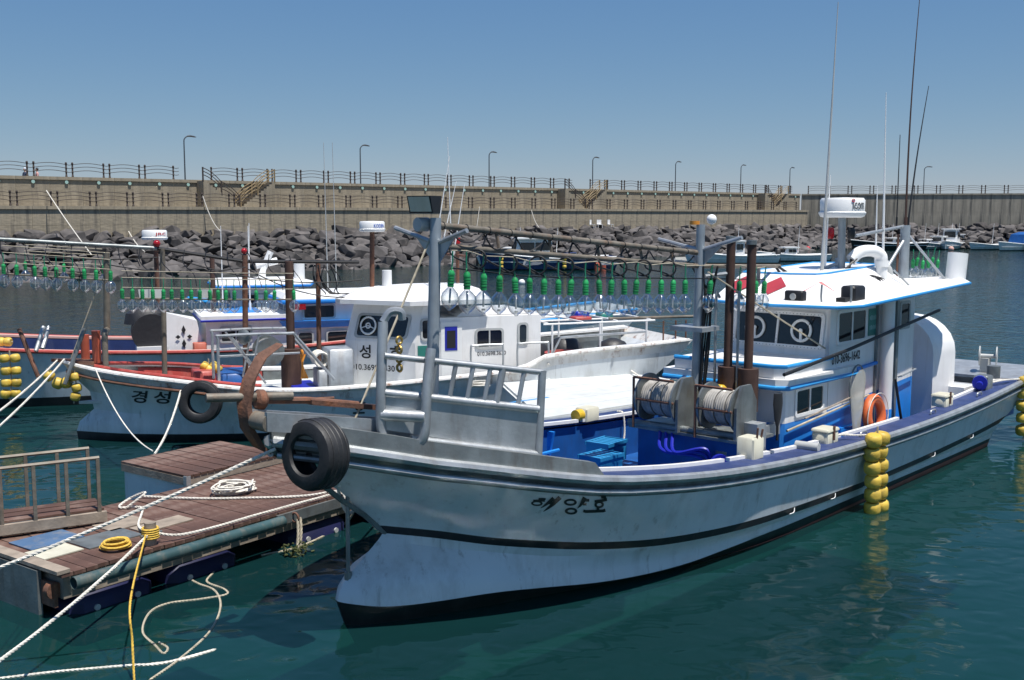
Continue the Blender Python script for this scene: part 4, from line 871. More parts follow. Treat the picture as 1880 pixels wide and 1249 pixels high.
m_ = FL().rbox((13.0, 1.5, 1.08), (13.28, 1.75, 1.34), .02).build('hauler_box', 'galvd', ra); FL().cyl((13.0, 1.62, 1.22), .13, .1, (-1, .3, 0), 18).cyl((12.9, 1.65, 1.2), .06, .16, (-1, .3, 0), 14).build('hauler_motor', 'royal', m_)
m_ = FL().rbox((14.3, -1.2, 1.2), (14.55, -.9, 1.5), .02).build('hauler_box', 'galvd', ra); FL().cyl((14.6, -.95, 1.4), .14, .12, (.5, 1, 0), 18).build('hauler_drum', 'plastic', m_)
# name on the bow
def name_fn(t0, t1, z0, z1, h, lv):
    def fn(a, b):
        t = t0 + (t1 - t0)*a; z = z0 + (z1 - z0)*a + (b - .5)*h; return (t, hull_s(lv, t, z) + .012, z)
    return fn
BRUSH = [   # brush strokes of the three syllables: (x, y, width) along each stroke, or a ring (cx, cy, rx, ry, width)
 [[(205,185,20),(250,186,24),(300,190,22)], [(135,212,20),(210,210,22),(290,212,24)], (185,252,62,28,24), [(410,175,46),(340,238,34),(290,280,22),(235,320,6)], [(345,250,24),(400,245,24)], [(495,160,48),(400,262,38),(330,322,24),(270,370,6)]],
 [(645,232,75,36,30), [(860,165,58),(822,235,42),(785,285,24),(745,320,6)], [(850,205,26),(925,205,32)], [(830,262,24),(885,260,30)], (655,360,72,36,32)],
 [[(1110,165,24),(1195,165,30)], [(1010,220,26),(1140,210,30),(1210,195,36)], (1085,270,58,36,30), [(1065,300,34),(1065,355,34)], [(835,356,32),(870,368,32),(1150,362,34),(1185,350,38)]]]
def hull_pixel(px, py):
    y = 1.2
    for _ in range(40): q = FA.sp(px, py, y); y += .5*(hull_s(LA, q[0], q[2]) - y)
    return q[0], q[2]
nc = [[hull_pixel(960 + x/7.935, 892 + y/7.935) for x in (105, 1215)] for y in (150, 410)]
def on_hull(x, y):
    a, b = (x-105)/1110, (y-150)/260
    t, z = ((nc[0][0][k]*(1-a) + nc[0][1][k]*a)*(1-b) + (nc[1][0][k]*(1-a) + nc[1][1][k]*a)*b for k in (0, 1))
    return (t, hull_s(LA, t, z) + .012, z)
for syl in BRUSH:
    mb = FL()
    for k_, st_ in enumerate(syl):
        if isinstance(st_, tuple):
            cx, cy, rx, ry, w_s = st_; n_ = 28
            mb.loft([[on_hull(cx + (rx+d)*math.cos(2*math.pi*i/n_), cy + (ry+d*.8)*math.sin(2*math.pi*i/n_)) for d in (-w_s*.62, 0, w_s*.62)] for i in range(n_+1)], False)
        else:
            pts = [Vector((x, y, w_)) for x, y, w_ in st_]; ps = []
            for p_, q_ in zip(pts, pts[1:]): ps += [p_.lerp(q_, i/6) for i in range(6)]
            ps.append(pts[-1]); rows = []
            for i, c_ in enumerate(ps):
                d_ = ps[min(i+1, len(ps)-1)] - ps[max(i-1, 0)]; L_ = math.hypot(d_.x, d_.y); nx, ny = -d_.y/L_, d_.x/L_; h_ = c_.z*.66
                rows.append([on_hull(c_.x + nx*h_*e, c_.y + ny*h_*e) for e in (-1, 0, 1)])
            mb.loft(rows, False)
    mb.build('name_lettering', 'ink', ra, False)
# gunwale cleats, small fittings
for t in (7.9, 10.4, 12.4): FL().tube(curve_pts([(t-.1, 1.83, GA.z(t)+.05), (t-.08, 1.83, GA.z(t)+.1), (t+.08, 1.83, GA.z(t)+.1), (t+.1, 1.83, GA.z(t)+.05)], 3), .014, 6).build('cleat', 'galv', ra)
# freeing ports: small bright drain flaps along the black line
for t in (5.75, 6.9, 7.9, 10.4, 12.1):
    z = smooth_table(STRIPE, t); FL().tube(curve_pts([(t-.06, hull_s(LA, t, z)+.012, z-.03), (t+.03, hull_s(LA, t, z)+.025, z-.02), (t+.07, hull_s(LA, t, z)+.012, z+.03)], 4), .006, 5).build('drain_lip', 'radar', ra)

# ---- loose things aboard the front boat
tyre(FA.W(-.72, .42, 1.96), FA.n*.12 - FA.u*.95 + Vector((0, 0, .08)), .335, .30, 'large worn black tyre fender hanging at the bow of the front boat')
# anchor
an = empty('anchor', FA.W(-1.0, -.08, 2.45), FA.th, 'rusty stock anchor with curved arm hung on the bow of the front boat', 'anchor')
arm = [FA.sp(x, y, -.1) for x, y in ((513, 632), (480, 655), (458, 695), (448, 740), (453, 785), (475, 820), (508, 838))]
mb = FL(); rings = []
A0 = (-1.0, -.08, 2.45)
for i, p in enumerate(arm):
    w = (.02, .06, .075, .085, .075, .06, .03)[i]; p = Vector((p[0]-A0[0], p[1]-A0[1], p[2]-A0[2]))
    rings.append([p + Vector(v) for v in ((-w*.6, -.05, 0), (0, -.05, w*.5), (w*.6, .05, 0), (0, .05, -w*.5))])
mb.loft(rings, True, True).build('fluke_arm', 'rust', an)
FL().lathe([(.07, -.06), (.1, -.03), (.1, .03), (.07, .06)], (.03, -.02, .0), (1, .2, -.1), 14, 0, True).build('anchor_crown', 'rust', an)
FL().tube([(0, 0, 0), (.5, .1, -.05), (1.0, .25, -.14)], .035, 8).build('shank', 'rust', an)
# floats hanging over the side
fp = [FA.W(7.72, 2.12, 1.06)] + [FA.W(7.72 + .02*i, 2.10, 1.06 - .2*i) for i in range(1, 6)]
float_string(fp, 'double string of worn yellow floats hanging amidships on the front boat', .115, True, FA.u)
fp = [FA.W(14.35, 1.98, 1.14 - .23*i) for i in range(5)]
float_string(fp, 'double string of yellow floats hanging at the stern of the front boat', .115, True, FA.u)
# life ring
lr = empty('life_ring', FA.W(9.1, 1.44, 1.12), FA.th, 'orange life ring leaning on the blue cabin side', 'life ring')
FL().torus((0, 0, 0), .27, .075, (.05, 1, .12), 32, 12).build('ring', 'lring', lr)
FL().tube([(Vector((math.cos(a)*.36, .06, math.sin(a)*.36 + .0))) for a in [2*math.pi*k/24 for k in range(25)]], .008, 5).build('grab_line', 'rope', lr)
# landing nets
nt_ = empty('landing_net', FA.W(8.6, 1.36, 1.5), FA.th, 'white mesh landing net with oval hoop on the blue cabin side', 'net')
FL().tube([(math.cos(a)*.25, .02, math.sin(a)*.36 + .1) for a in [2*math.pi*k/20 for k in range(21)]], .012, 6).build('hoop', 'galvd', nt_)
FL().loft([[(math.cos(a)*.24*k, .03 + .05*math.sin(a)*k, z + (.3*math.sin(a) if z > .0 else 0)) for a in [2*math.pi*j/14 for j in range(14)]] for z, k in ((.1, 1), (-.15, .85), (-.4, .6), (-.62, .42))], True, True).build('net_bag', 'mesh', nt_)
FL().tube([(-.1, .02, .0), (-1.6, .02, -.14)], .014, 6).build('handle', 'woodg', nt_)
nb = empty('hand_net', FA.W(6.3, 1.34, 1.35), FA.th, 'small black hand net standing beside the right winch', 'net')
FL().loft([[(math.cos(a)*.1*k, math.sin(a)*.05*k, z) for a in [2*math.pi*j/12 for j in range(12)]] for z, k in ((.45, .9), (.3, 1), (.1, .7), (0, .3))], True, True).build('net_bag', 'tarp', nb); FL().cyl((0, 0, -.2), .018, .25).build('handle', 'cable', nb)
# crates in the hold
def crate(p, sz, m, label, rz=0):
    o = empty('fish_crate', p, rz, label, 'crate', 'plastic crates'); x, y, z = sz
    MB().box((-x/2, -y/2, 0), (x/2, y/2, .03)).build('crate_floor', m, o, False)
    for a, b in (((-x/2, -y/2, .03), (x/2, -y/2+.02, z)), ((-x/2, y/2-.02, .03), (x/2, y/2, z)), ((-x/2, -y/2+.02, .03), (-x/2+.02, y/2-.02, z)), ((x/2-.02, -y/2+.02, .03), (x/2, y/2-.02, z))):
        MB().box(a, b).build('crate_side', m, o, False)
    mb = MB()
    for k in range(5): mb.box((-x/2+.03+k*(x-.06)/5, -y/2+.025, z-.02), (-x/2+.03+(k+.7)*(x-.06)/5, y/2-.025, z-.005))
    mb.build('crate_lid', m, o, False); MB().box((-x/2-.015, -y/2-.015, z-.05), (x/2+.015, -y/2-.002, z)).box((-x/2-.015, y/2+.002, z-.05), (x/2+.015, y/2+.015, z)).build('crate_rim', m, o, False); return o
crate(FA.W(4.9, -.6, .58), (.5, .38, .32), 'crate', 'blue slatted fish crate in the hold of the front boat', FA.th)
crate(FA.W(5.6, -1.05, .62), (.5, .38, .3), 'crate', 'second blue fish crate farther back in the hold, by the far gunwale', FA.th + .1)
crate(FA.W(13.2, 1.15, .75), (.62, .45, .36), 'radar', 'white fish bin on the stern deck beside the hood', FA.th)
FL().box((13.0, 1.0, .42), (13.7, 1.45, .74)).build('stern_pallet', 'rust', ra, False)
FL().box((4.55, -1.35, .41), (6.0, -.3, .57)).build('hold_platform', 'blue', ra, False)
# chain and rope heap on the foredeck
hp = MB()
rr_ = random.Random(9)
for k in range(5):
    c = FA.W(.0 + .12*k, .25 + .06*k, 2.02 - .05*k)
    hp.tube(curve_pts([c + Vector((rr_.uniform(-.25, .25), rr_.uniform(-.15, .15), rr_.uniform(-.01, .06))) for _ in range(7)], 6), .016, 5)
tag(hp.build('rope_heap', 'rope'), 'pale rope heaped on the foredeck behind the tyre', 'rope')
ch = MB()
for k in range(16):
    c = FA.W(-.35 + .05*k, .32 + .02*k, 2.08 - .018*k + .02*math.sin(k)); ch.torus(c, .03, .009, FA.n if k % 2 else Vector((0, 0, 1)), 10, 5)
tag(ch.build('anchor_chain', 'rust'), 'short rusty chain lying on the foredeck', 'chain')
tag(MB().tube([FA.W(1.06, .1, 3.95), FA.W(-.1, .2, 2.12)], .012, 6).build('forestay', 'ropeo'), 'taut pale stay from the grey foremast down to the bow', 'rope')
bl = MB()
for k in range(4): bl.torus(FA.W(.16, .62, 2.98 - .09*k), .035, .014, FA.u if k % 2 else FA.n, 12, 6)
tag(bl.build('shackle_chain', 'brass'), 'brass shackles hanging from the bow gate hook', 'shackle')
# ropes tied on the gunwale
for (a, b, lab) in ((7.35, 7.7, 'white lashing tied on the gunwale above the floats'), (13.6, 14.4, 'white lashing tied on the stern gunwale above the floats')):
    mb = MB(); rr_ = random.Random(int(a*10))
    for k in range(3): rope_mb(curve_pts([FA.W(a-.2, 1.65, GA.z(a)+.08), FA.W(a + rr_.uniform(-.1, .2), 1.75+rr_.uniform(-.1, .1), GA.z(a)+.12), FA.W((a+b)/2, 1.85, GA.z(a)+.1), FA.W(b, 2.03, GA.z(a)+.1)], 8), .014, None, mb)
    tag(mb.build('lashing', 'rope'), lab, 'rope')
tag(rope_mb(curve_pts([FA.W(6.7, -1.7, 1.12), FA.W(6.72, -1.6, 1.1), FA.W(6.7, -1.55, .8), FA.W(6.6, -1.52, .55)], 10), .016).build('hanging_rope', 'rope'), 'white rope end hanging inside the far gunwale of the front boat', 'rope')

# ---------------------------------------------------------------- boat B: the white boat lying broadside behind
FB = Frame((-8.147, 20.225), 21)
SHB = [(-.25, 1.48), (.27, 1.36), (.9, 1.27), (1.74, 1.17), (2.87, 1.01), (4.17, .93), (6, .97), (8.2, 1.08), (8.4, 1.11), (8.85, 1.33), (11.6, 1.5), (12.4, 1.55)]
GB = Lvl(-.25, 12.3, 4.2, 1.62, 2.6, .06, SHB)
LB = [Lvl(.2, 11.0, 5, .05, 2, 0, -.6), Lvl(-.04, 11.0, 5, 1.4, 2, .05, 0.0), Lvl(-.06, 11.0, 5, 1.45, 2.1, .05, [(-.06, .16), (1, .13), (11, .13)]),
      Lvl(.0, 11.0, 5, 1.47, 2.1, .05, [(0, .34), (.5, .36), (1.2, .3), (3, .26), (11, .26)]), Lvl(.26, 11.1, 4.8, 1.5, 2.3, .05, [(.26, .56), (1, .5), (3, .42), (11, .42)]),
      Lvl(.2, 11.3, 4.6, 1.55, 2.4, .05, [(.2, .9), (1, .8), (3, .64), (6, .62), (11.3, .72)]), Lvl(-.12, 12.1, 4.3, 1.6, 2.6, .06, off(SHB, -.2)), GB]
rb = FB.root('fishing_boat', 'white squid fishing boat with white wheelhouse lying broadside behind the front boat', 'boat')
hull_mesh(LB, [0, 0, 1, 1, 1, 1, 2], ['boot', 'hullw', 'bowwhite'], rb, 44)
rail_tube(GB, -.24, 12.2, .045, .0, .01, rb, 'bowwhite'); rail_tube(GB, -.18, 4.5, .03, -.16, .015, rb, 'rust', 'rusty_rub_rail')
gunwale(GB, -.1, 12.2, .2, rb, 'white', .03)
bulwark(GB, .0, 3.6, .22, .7, rb, 'red', lv=LB); bulwark(GB, 3.62, 12.0, .22, .7, rb, 'galvd', lv=LB); deck(GB, .0, 12.1, .2, .72, rb, 'deckg', lv=LB)
for sg in (1, -1): FL().tube([(t, sg*(GB.hb(t)-.25), GB.z(t)+.05) for t in trange(.3, 3.2, 12)], .035, 8).build('red_rail', 'red', rb)
for (a, b), tx in (((.92, 1.2), '경'), ((1.3, 1.6), '성'), ((4.88, 5.12), '호')):
    zz = .86 if a < 2 else .55; text_on('name_lettering', tx, 'ink', rb, name_fn(a, b, zz, zz - .01, .27, LB), .02, .1, 2)
# deckhouse
fp_ = [(5.1, .05), (6.25, 1.1), (6.75, 1.1), (6.75, -1.1), (6.25, -1.1), (5.1, -.05)]; tp_ = [(5.29, .02), (6.44, 1.07), (6.75, 1.07), (6.75, -1.07), (6.44, -1.07), (5.29, -.02)]
dh = FL().loft([[(t, s, .72) for t, s in fp_], [(t, s, 1.68) for t, s in fp_], [(t, s, 2.425) for t, s in tp_]], True, True).build('deckhouse', 'white', rb, False)
FL().box((6.752, -1.1, .72), (8.94, 1.1, 2.16)).build('aft_house', 'white', rb, False)
fd, fn_ = Vector((.738, .674, 0)), Vector((-.674, .738, 0)); f0 = Vector((5.1, .05, 0))
dvw = Vector((.1275, -.0201, .5)); wn = fd.cross(dvw); wn = wn if wn.dot(fn_) > 0 else -wn; wn.normalize()
wb_ = window(f0 + fd*.16 + Vector((0, 0, 1.73)) + Vector((.012, -.005, 0)) + wn*.004, fd*1.2, dvw, wn, dh, 2, 'greyp', 'dark', .05, .09)
cv = f0 + fd*.46 + Vector((0, 0, 1.73)) + dvw*.5 + wn*.04; FL().torus(cv, .17, .02, wn, 22, 6).torus(cv, .05, .015, wn, 12, 5).tube([cv, cv - fd*.14 - dvw*.1], .012, 5).tube([cv, cv + fd*.14 - dvw*.1], .012, 5).build('clear_view_screen', 'radar', wb_)
window((6.36, 1.104, 1.72), (.34, 0, 0), (.0, -.02, .44), (0, 1, .05), dh, 1, 'greyp', 'dark', .04, .07)
dr = FL().box((6.78, 1.102, .9), (7.22, 1.118, 2.08)).build('cabin_door', 'radar', rb, False); FL().box((6.86, 1.119, 1.5), (7.12, 1.125, 1.98)).build('poster', 'royal', dr, False); FL().box((6.9, 1.126, 1.55), (7.08, 1.128, 1.9)).build('poster_print', 'ink', dr, False)
window((7.5, 1.102, 1.5), (.62, 0, 0), (0, 0, .42), (0, 1, 0), rb, 2, 'greyp', 'dark', .045, .08); window((8.42, 1.102, 1.55), (.24, 0, 0), (0, 0, .46), (0, 1, 0), rb, 1, 'greyp', 'glassg', .045, .07)
rfb = [(4.95, -.2), (4.9, 0), (4.95, .2), (6.1, 1.28), (7.8, 1.25), (7.95, 0), (7.8, -1.25), (6.1, -1.28)]
rB = FL().loft([[(t, s, 2.43) for t, s in rfb], [(t, s, 2.52) for t, s in rfb], [(5.3 + (t-4.85)*.8, s*.72, 2.72) for t, s in rfb], [(5.8 + (t-4.85)*.6, s*.4, 2.76) for t, s in rfb]], True, True).build('wheelhouse_roof', 'white', rb, False)
FL().box((7.2, -.9, 2.17), (8.9, .9, 2.21)).prism([(7.15, 1.0, 2.165), (7.7, 1.0, 2.165), (7.5, 1.0, 2.42)], (0, -2.0, 0)).build('roof_hatch', 'white', rb, False)
for t in (7.35, 8.35): FL().tube(curve_pts([(t, 1.3, 1.05), (t, 1.3, 1.55), (t+.08, 1.3, 1.6), (t+.6, 1.3, 1.6), (t+.68, 1.3, 1.55), (t+.68, 1.3, 1.05)], 4), .022, 7).build('side_rail', 'galv', rb)
flat_text('010.3698.3630', 'ink', rb, (7.55, 1.104, 1.36), (.62, 0, 0), (0, 0, .085), .012)
for tx_, k0, k1 in (('성', .3, .56), ('호', .98, 1.26)): flat_text(tx_, 'ink', dh, f0 + fd*k0 + fn_*.006 + Vector((0, 0, 1.32)), fd*(k1-k0), (0, 0, .28), .02)
flat_text('010.3698.3630', 'ink', dh, f0 + fd*.1 + fn_*.006 + Vector((0, 0, 1.08)), fd*1.0, (0, 0, .12), .012)
FL().box((6.3, 1.104, 1.32), (6.56, 1.112, 1.62)).build('registration_board', 'gsign', dh, False)
radar(rB, (5.68, 0, 3.86), .27, .22, (5.66, 0, 2.7), 'KODEN', 'inkb', 68, 'rust', .05, .26)
FL().cyl((5.95, .1, 2.7), .1, .38, seg=18).build('white_drum', 'radar', rB)
for b, t_ in (((6.75, .3, 2.6), (7.25, .3, 5.4)), ((7.0, -.2, 2.6), (7.55, -.2, 4.9)), ((7.2, .2, 2.5), (7.6, .2, 4.85)), ((7.4, 0, 2.5), (7.3, 0, 5.8))): antenna(rB, b, t_, .02, .006, 'radar')
FL().tube([(7.6, -.3, 2.5), (7.6, -.3, 3.6)], .04, 8).tube([(7.6, -1.0, 3.35), (7.6, .4, 3.35)], .025, 6).build('aft_mast', 'rust', rB); FL().cyl((7.6, -.3, 3.6), .06, .12).build('mast_light', 'redl', rB)
# masts, boom, stack
bm1 = FL().tube([(.55, 0, 2.05), (.6, 0, 3.5)], .06, 12).tube(curve_pts([(.5, -.24, 1.1), (.5, -.24, 1.85), (.52, -.15, 2.02), (.55, 0, 2.05), (.52, .15, 2.02), (.5, .24, 1.85), (.5, .24, 1.1)], 5), .055, 10).build('foremast', 'pipe', rb)
FL().tube([(-1.6, 0, 3.79), (1.5, .0, 3.57)], .04, 10).build('lamp_boom', 'galvd', rb); FL().tube([(1.5, 0, 3.57), (3.1, 0, 3.3), (5.4, 0, 3.25)], .035, 8).build('lamp_boom', 'cable', rb)
FL().sphere((1.5, 0, 3.66), .07).build('mast_light', 'redl', rb); FL().sphere((3.12, 0, 3.5), .06).build('mast_light', 'redl', rb)
FL().tube([(3.08, 0, .7), (3.13, 0, 3.42)], .055, 12).build('midmast', 'rust', rb)
FL().tube([(1.55, .0, .7), (1.6, 0, 3.57)], .05, 10).build('second_mast', 'pipe', rb)
st = FL().cyl((3.95, .2, 1.0), .085, 2.3, seg=14).build('exhaust_stack', 'stack', rb); FL().cyl((3.95, .2, .72), .2, .85, seg=18).build('stack_base', 'stack', st)
FL().tube([(4.6, -.3, .72), (4.62, -.3, 3.3)], .05, 10).build('aft_lamp_mast', 'rust', rb)
def lamp_row(F, pxs, ys, s, text, group, parent, sc=1.0):
    q_ = []
    for i, px in enumerate(pxs):
        q = F.sp(px, lerp_table(ys, px), s); q_.append(q)
        place_lamp(F.W(*q), f'clear fishing lamp, {ordinal(i)} from the left {text}', group, i*1.3, sc, .04*math.sin(i*3))
    for dz in (.02, .2, .32): FL().tube([(q[0], s, q[2] + dz) for q in q_], .008, 5).build('lamp_wire', 'ropeo', parent)
    FL().tube([(q[0], s-.02, q[2] - .18) for q in q_], .016, 6).build('lamp_wire', 'pipe', parent)
lamp_row(FB, [6, 30, 63, 82, 103, 133, 154, 176, 203], [(0, 484), (203, 497)], .5, 'in the row forward of the rusty forked mast', 'lamps on the bow of the white boat', rb)
lamp_row(FB, [224, 243, 261, 280, 300, 315, 334, 351, 367, 385, 400, 415, 430, 470, 488, 504, 539], [(224, 530), (430, 533), (539, 533)], .8, 'in the row over the white boat foredeck', 'lamps over the white boat foredeck', rb)
lamp_row(FB, [46, 117, 189], [(0, 478), (203, 489)], -.7, 'of the far row at the white boat bow', 'far lamps on the bow of the white boat', rb, .85)
cbB = FL(); rr_ = random.Random(12)
for k in range(14):
    t = -1.2 + k*.4; z = 3.76 - .07*(t+1.2); cbB.tube(curve_pts([(t, 0, z), (t+rr_.uniform(-.05, .1), .2, z-.25), (t+.12, .5, z-.45), (t+.15, .65, z-.62-.05*rr_.random())], 4), .009, 4)
for a, b, sg in (((-1.6, 0, 3.6), (1.5, .1, 3.4), .1), ((1.5, 0, 3.5), (5.4, .2, 2.9), .25), ((.6, .5, 3.3), (3.1, .3, 3.2), .12), ((3.1, 0, 3.2), (6.0, .3, 2.7), .35)): cbB.tube(sag(a, b, sg, 14), .012, 5)
for k in range(8): t = 4.6 + rr_.uniform(-.15, .25); cbB.tube(curve_pts([(t, -.2, 3.2), (t+rr_.uniform(-.1, .2), -.1, 2.9), (t+rr_.uniform(0, .3), 0, 2.65), (t+rr_.uniform(.1, .6), .1, 2.62)], 5), .012, 4)
cbB.build('lamp_cables', 'cable', rb)
for i, px in enumerate((268, 283, 376)):
    q = FB.sp(px, 537, .4); FL().hexa([(q[0]-.12, .35, q[2]-.1), (q[0]+.12, .35, q[2]-.1), (q[0]+.12, .5, q[2]-.1), (q[0]-.12, .5, q[2]-.1), (q[0]-.14, .3, q[2]+.05), (q[0]+.14, .3, q[2]+.05), (q[0]+.14, .48, q[2]+.06), (q[0]-.14, .48, q[2]+.06)]).build('deck_light', 'greyp', rb, False)
# bow gear: crossed pipes, rails, drum, winch box
for a, b, m_ in (((35, 604), (70, 692), 'rust'), ((155, 603), (119, 706), 'galvd'), ((80, 600), (66, 645), 'galv'), ((90, 600), (78, 640), 'galv')):
    FL().tube([FB.sp(*a, .1), FB.sp(*b, .35)], .04, 8).build('bow_pipe', m_, rb)
FL().prism([(-.45, -.1, 1.48), (.3, -.3, 1.42), (.3, .3, 1.42)], (0, 0, .06)).build('bow_plate', 'rust', rb)
FL().cyl((.35, .1, 1.45), .08, .6, seg=10).cyl((.15, -.25, 1.45), .08, .5, seg=10).build('bow_bitts', 'orange', rb)
for s_ in (1.2, .2):
    FL().tube(curve_pts([(2.45, s_, 1.05), (2.45, s_, 1.9), (2.52, s_, 1.98), (3.75, s_, 1.98), (3.9, s_, 1.9), (4.6, s_, 1.05)], 4), .028, 8).build('deck_rail', 'galv', rb)
    FL().tube([(2.45, s_, 1.6), (3.95, s_, 1.6)], .02, 6).tube([(3.0, s_, 1.05), (3.2, s_, 1.98)], .02, 6).tube([(2.7, s_, 1.95), (3.3, s_, 1.05)], .02, 6).build('deck_rail_bar', 'galv', rb)
c = Vector((3.45, .6, 1.6)); w_ = FL().cyl(c + Vector((0, -.25, 0)), .14, .5, (0, 1, 0)).build('winch', 'galvd', rb)
mb = FL()
for k in range(13): mb.torus(c + Vector((0, -.22 + .036*k, 0)), .2, .02, (0, 1, 0), 18, 5)
mb.build('wound_rope', 'wrope', w_)
for y in (-.28, .25): FL().cyl(c + Vector((0, y, 0)), .27, .03, (0, 1, 0), 22).build('flange', 'galvd', w_)
FL().lathe([(.02, 0), (.12, .02), (.15, .1), (.12, .13), (.02, .14)], (3.0, 1.0, 1.93), (-.7, .6, 0), 18, 0, True).build('round_lamp', 'galvd', rb)
FL().rbox((4.55, .3, .75), (5.05, .95, 1.6), .03).build('winch_box', 'galv', rb); FL().rbox((4.35, .35, .75), (4.54, .9, 1.2), .02).build('winch_box', 'galv', rb)
mb = FL()
for k in range(9): mb.torus((4.44, .42 + .05*k, 1.4), .13, .025, (0, 1, 0), 16, 5)
mb.build('wound_rope', 'rope', rb)
FL().rbox((3.9, -.2, .74), (4.4, .9, .86), .02).build('blue_net_pile', 'royal', rb); FL().rbox((2.6, -.9, .74), (3.2, .1, 1.1), .03).build('fish_box', 'blue', rb); FL().rbox((2.1, -.8, .74), (2.5, -.1, 1.15), .03).build('fish_box', 'red', rb)
mb = FL()
for k in range(5): mb.tube(curve_pts([(4.0+.02*k, 1.0+.015*k, 1.55), (4.02, 1.03+.01*k, 1.35), (4.0+.03*k, 1.04, 1.08)], 4), .016, 5)
mb.torus((4.03, 1.02, 1.58), .05, .02, (1, 0, .2), 12, 5).build('orange_lashing', 'amber', rb)
# aft rack, tub, engine covers
for t in (9.2, 10.3, 11.4):
    for s_ in (-1.1, 1.1): FL().tube([(t, s_, .72), (t, s_, 1.95)], .022, 7).build('rack_post', 'radar', rb)
for s_ in (-1.1, -.35, .4, 1.1): FL().tube([(9.0, s_, 1.95), (11.6, s_, 1.95)], .02, 7).build('rack_rail', 'radar', rb)
for t in (9.1, 9.9, 10.7, 11.5): FL().tube([(t, -1.1, 1.97), (t, 1.1, 1.97)], .018, 6).build('rack_bar', 'radar', rb)
FL().tube([(10.6, .9, 2.0), (12.7, .9, 1.98)], .03, 8).build('rack_pole', 'pipe', rb); FL().tube([(9.0, 1.42, 1.25), (9.25, 1.42, 1.7), (11.2, 1.45, 1.75)], .025, 7).build('aft_rail', 'galv', rb)
for t in (11.7, 12.0, 12.25): FL().tube([(t, 1.3, 1.5), (t, 1.3, 1.95)], .02, 6).build('stern_post', 'rust', rb)
FL().lathe([(.36, 0), (.46, .5), (.49, .52), (.49, .57), (.43, .57), (.36, .1)], (9.7, .75, .73), seg=24).build('red_tub', 'red', rb)
for t, s_ in ((9.3, -.3), (10.2, -.5), (11.0, .3)): FL().loft([[(t + math.cos(a)*.4*k, s_ + math.sin(a)*.35*k, z) for a in [2*math.pi*j/12 for j in range(12)]] for z, k in ((.72, 1), (1.2, 1.05), (1.42, .7), (1.5, .2))], True, True).build('covered_gear', 'tarp', rb)
FL().rbox((10.2, -.2, 1.97), (10.5, .15, 2.08), .02).build('rack_box', 'royal', rb); FL().rbox((10.7, .0, 1.97), (11.0, .3, 2.06), .02).build('rack_box', 'gsign', rb); FL().rbox((9.9, .35, 1.97), (10.3, .7, 2.03), .02).build('rack_box', 'red', rb)
# floats, tyre and lines of B
tyre(FB.W(*FB.sp(368, 738, 1.72)), FB.n + Vector((-.35, 0, .1)), .38, .22, 'black tyre fender on the side of the white boat')
float_string([AY(x, y, 20.0) for x, y in ((90, 690), (106, 704), (122, 703))], 'yellow floats strung in a sagging row under the bow pipes of the white boat', .105, False)
float_string([AY(x, y, 20.0) for x, y in ((138, 692), (141, 712), (138, 728))], 'short bunch of yellow floats at the stem of the white boat', .09, False)
float_string([AZ(x, 802, .02) for x in (176, 192)], 'two yellow floats lying at the waterline by the white boat bulb', .09, False)
float_string([AY(x, y, 21.6) for x, y in ((383, 672), (391, 678))], 'small cluster of yellow floats on the white boat gunwale', .09, True, FB.u)
tag(MB().tube(sag(FB.sp(175, 677, 1.0) and FB.W(*FB.sp(175, 677, 1.0)), AZ(280, 828, .62), .25), .012, 6).build('mooring_line', 'rope'), 'thin white mooring line from the white boat to the pontoon, left one', 'rope')
tag(rope_mb(sag(FB.W(*FB.sp(332, 718, 1.55)), AZ(284, 834, .62), .12), .02).build('mooring_rope', 'rope'), 'white mooring rope from the white boat near the tyre to the pontoon', 'rope')
for i, (a, b) in enumerate((((118, 660), (-30, 770)), ((105, 662), (-40, 745)))):
    tag(rope_mb(sag(AY(*a, 19.9), AY(*a, 19.9).lerp(AY(*b, 15.5), 2.4), .3, 40), .019).build('mooring_rope', 'rope'), f'{("nearer", "farther")[i]} white mooring rope running left from the white boat bow', 'rope')
tag(MB().tube(sag(AY(182, 520, 20.5), AY(130, 660, 20.4), .0), .012, 5).build('forestay', 'ropeo'), 'thin stay from the lamp boom to the bow of the white boat', 'rope')

# ---------------------------------------------------------------- boat C: red-railed boat with blue wheelhouse
FC = Frame((-14.2, 23.7), 21)
SHC = [(-.6, 1.95), (1, 1.55), (3, 1.3), (6, 1.12), (9, 1.1), (12, 1.3)]
GC = Lvl(-.6, 12.5, 4, 1.62, 2.5, .06, SHC)
LC = [Lvl(.2, 11.8, 5, .05, 2, 0, -.6), Lvl(0, 11.8, 5, 1.42, 2, .05, 0.0), Lvl(-.1, 11.8, 5, 1.46, 2.1, .05, .2), Lvl(.2, 12, 4.6, 1.54, 2.4, .05, [(.2, .9), (3, .7), (12, .72)]), GC]
rc = FC.root('fishing_boat', 'white fishing boat with orange-red rails and blue wheelhouse moored behind the white one', 'boat')
hull_mesh(LC, [0, 0, 1, 1], ['boot', 'hullw'], rc, 36); rail_tube(GC, -.55, 12.4, .045, 0, .01, rc, 'red'); gunwale(GC, -.4, 12.3, .22, rc, 'pink', .03)
bulwark(GC, .2, 12.1, .22, .75, rc, 'navy', lv=LC); deck(GC, .1, 12.2, .2, .77, rc, 'navy', lv=LC)
x0 = FC.sp(302, 640, .7)[0]; x1 = FC.sp(352, 640, .7)[0]; x2 = FC.sp(525, 640, .9)[0]
cs = FL().loft([[(x0, -.1, .8), (x0, .9, .8), (x1+.3, .95, .8), (x1+.3, -.1, .8)], [(x0+.05, -.05, 1.9), (x0+.05, .85, 1.95), (x1+.12, .9, 1.75), (x1+.12, -.1, 1.75)]], True, True).build('engine_casing', 'white', rc, False)
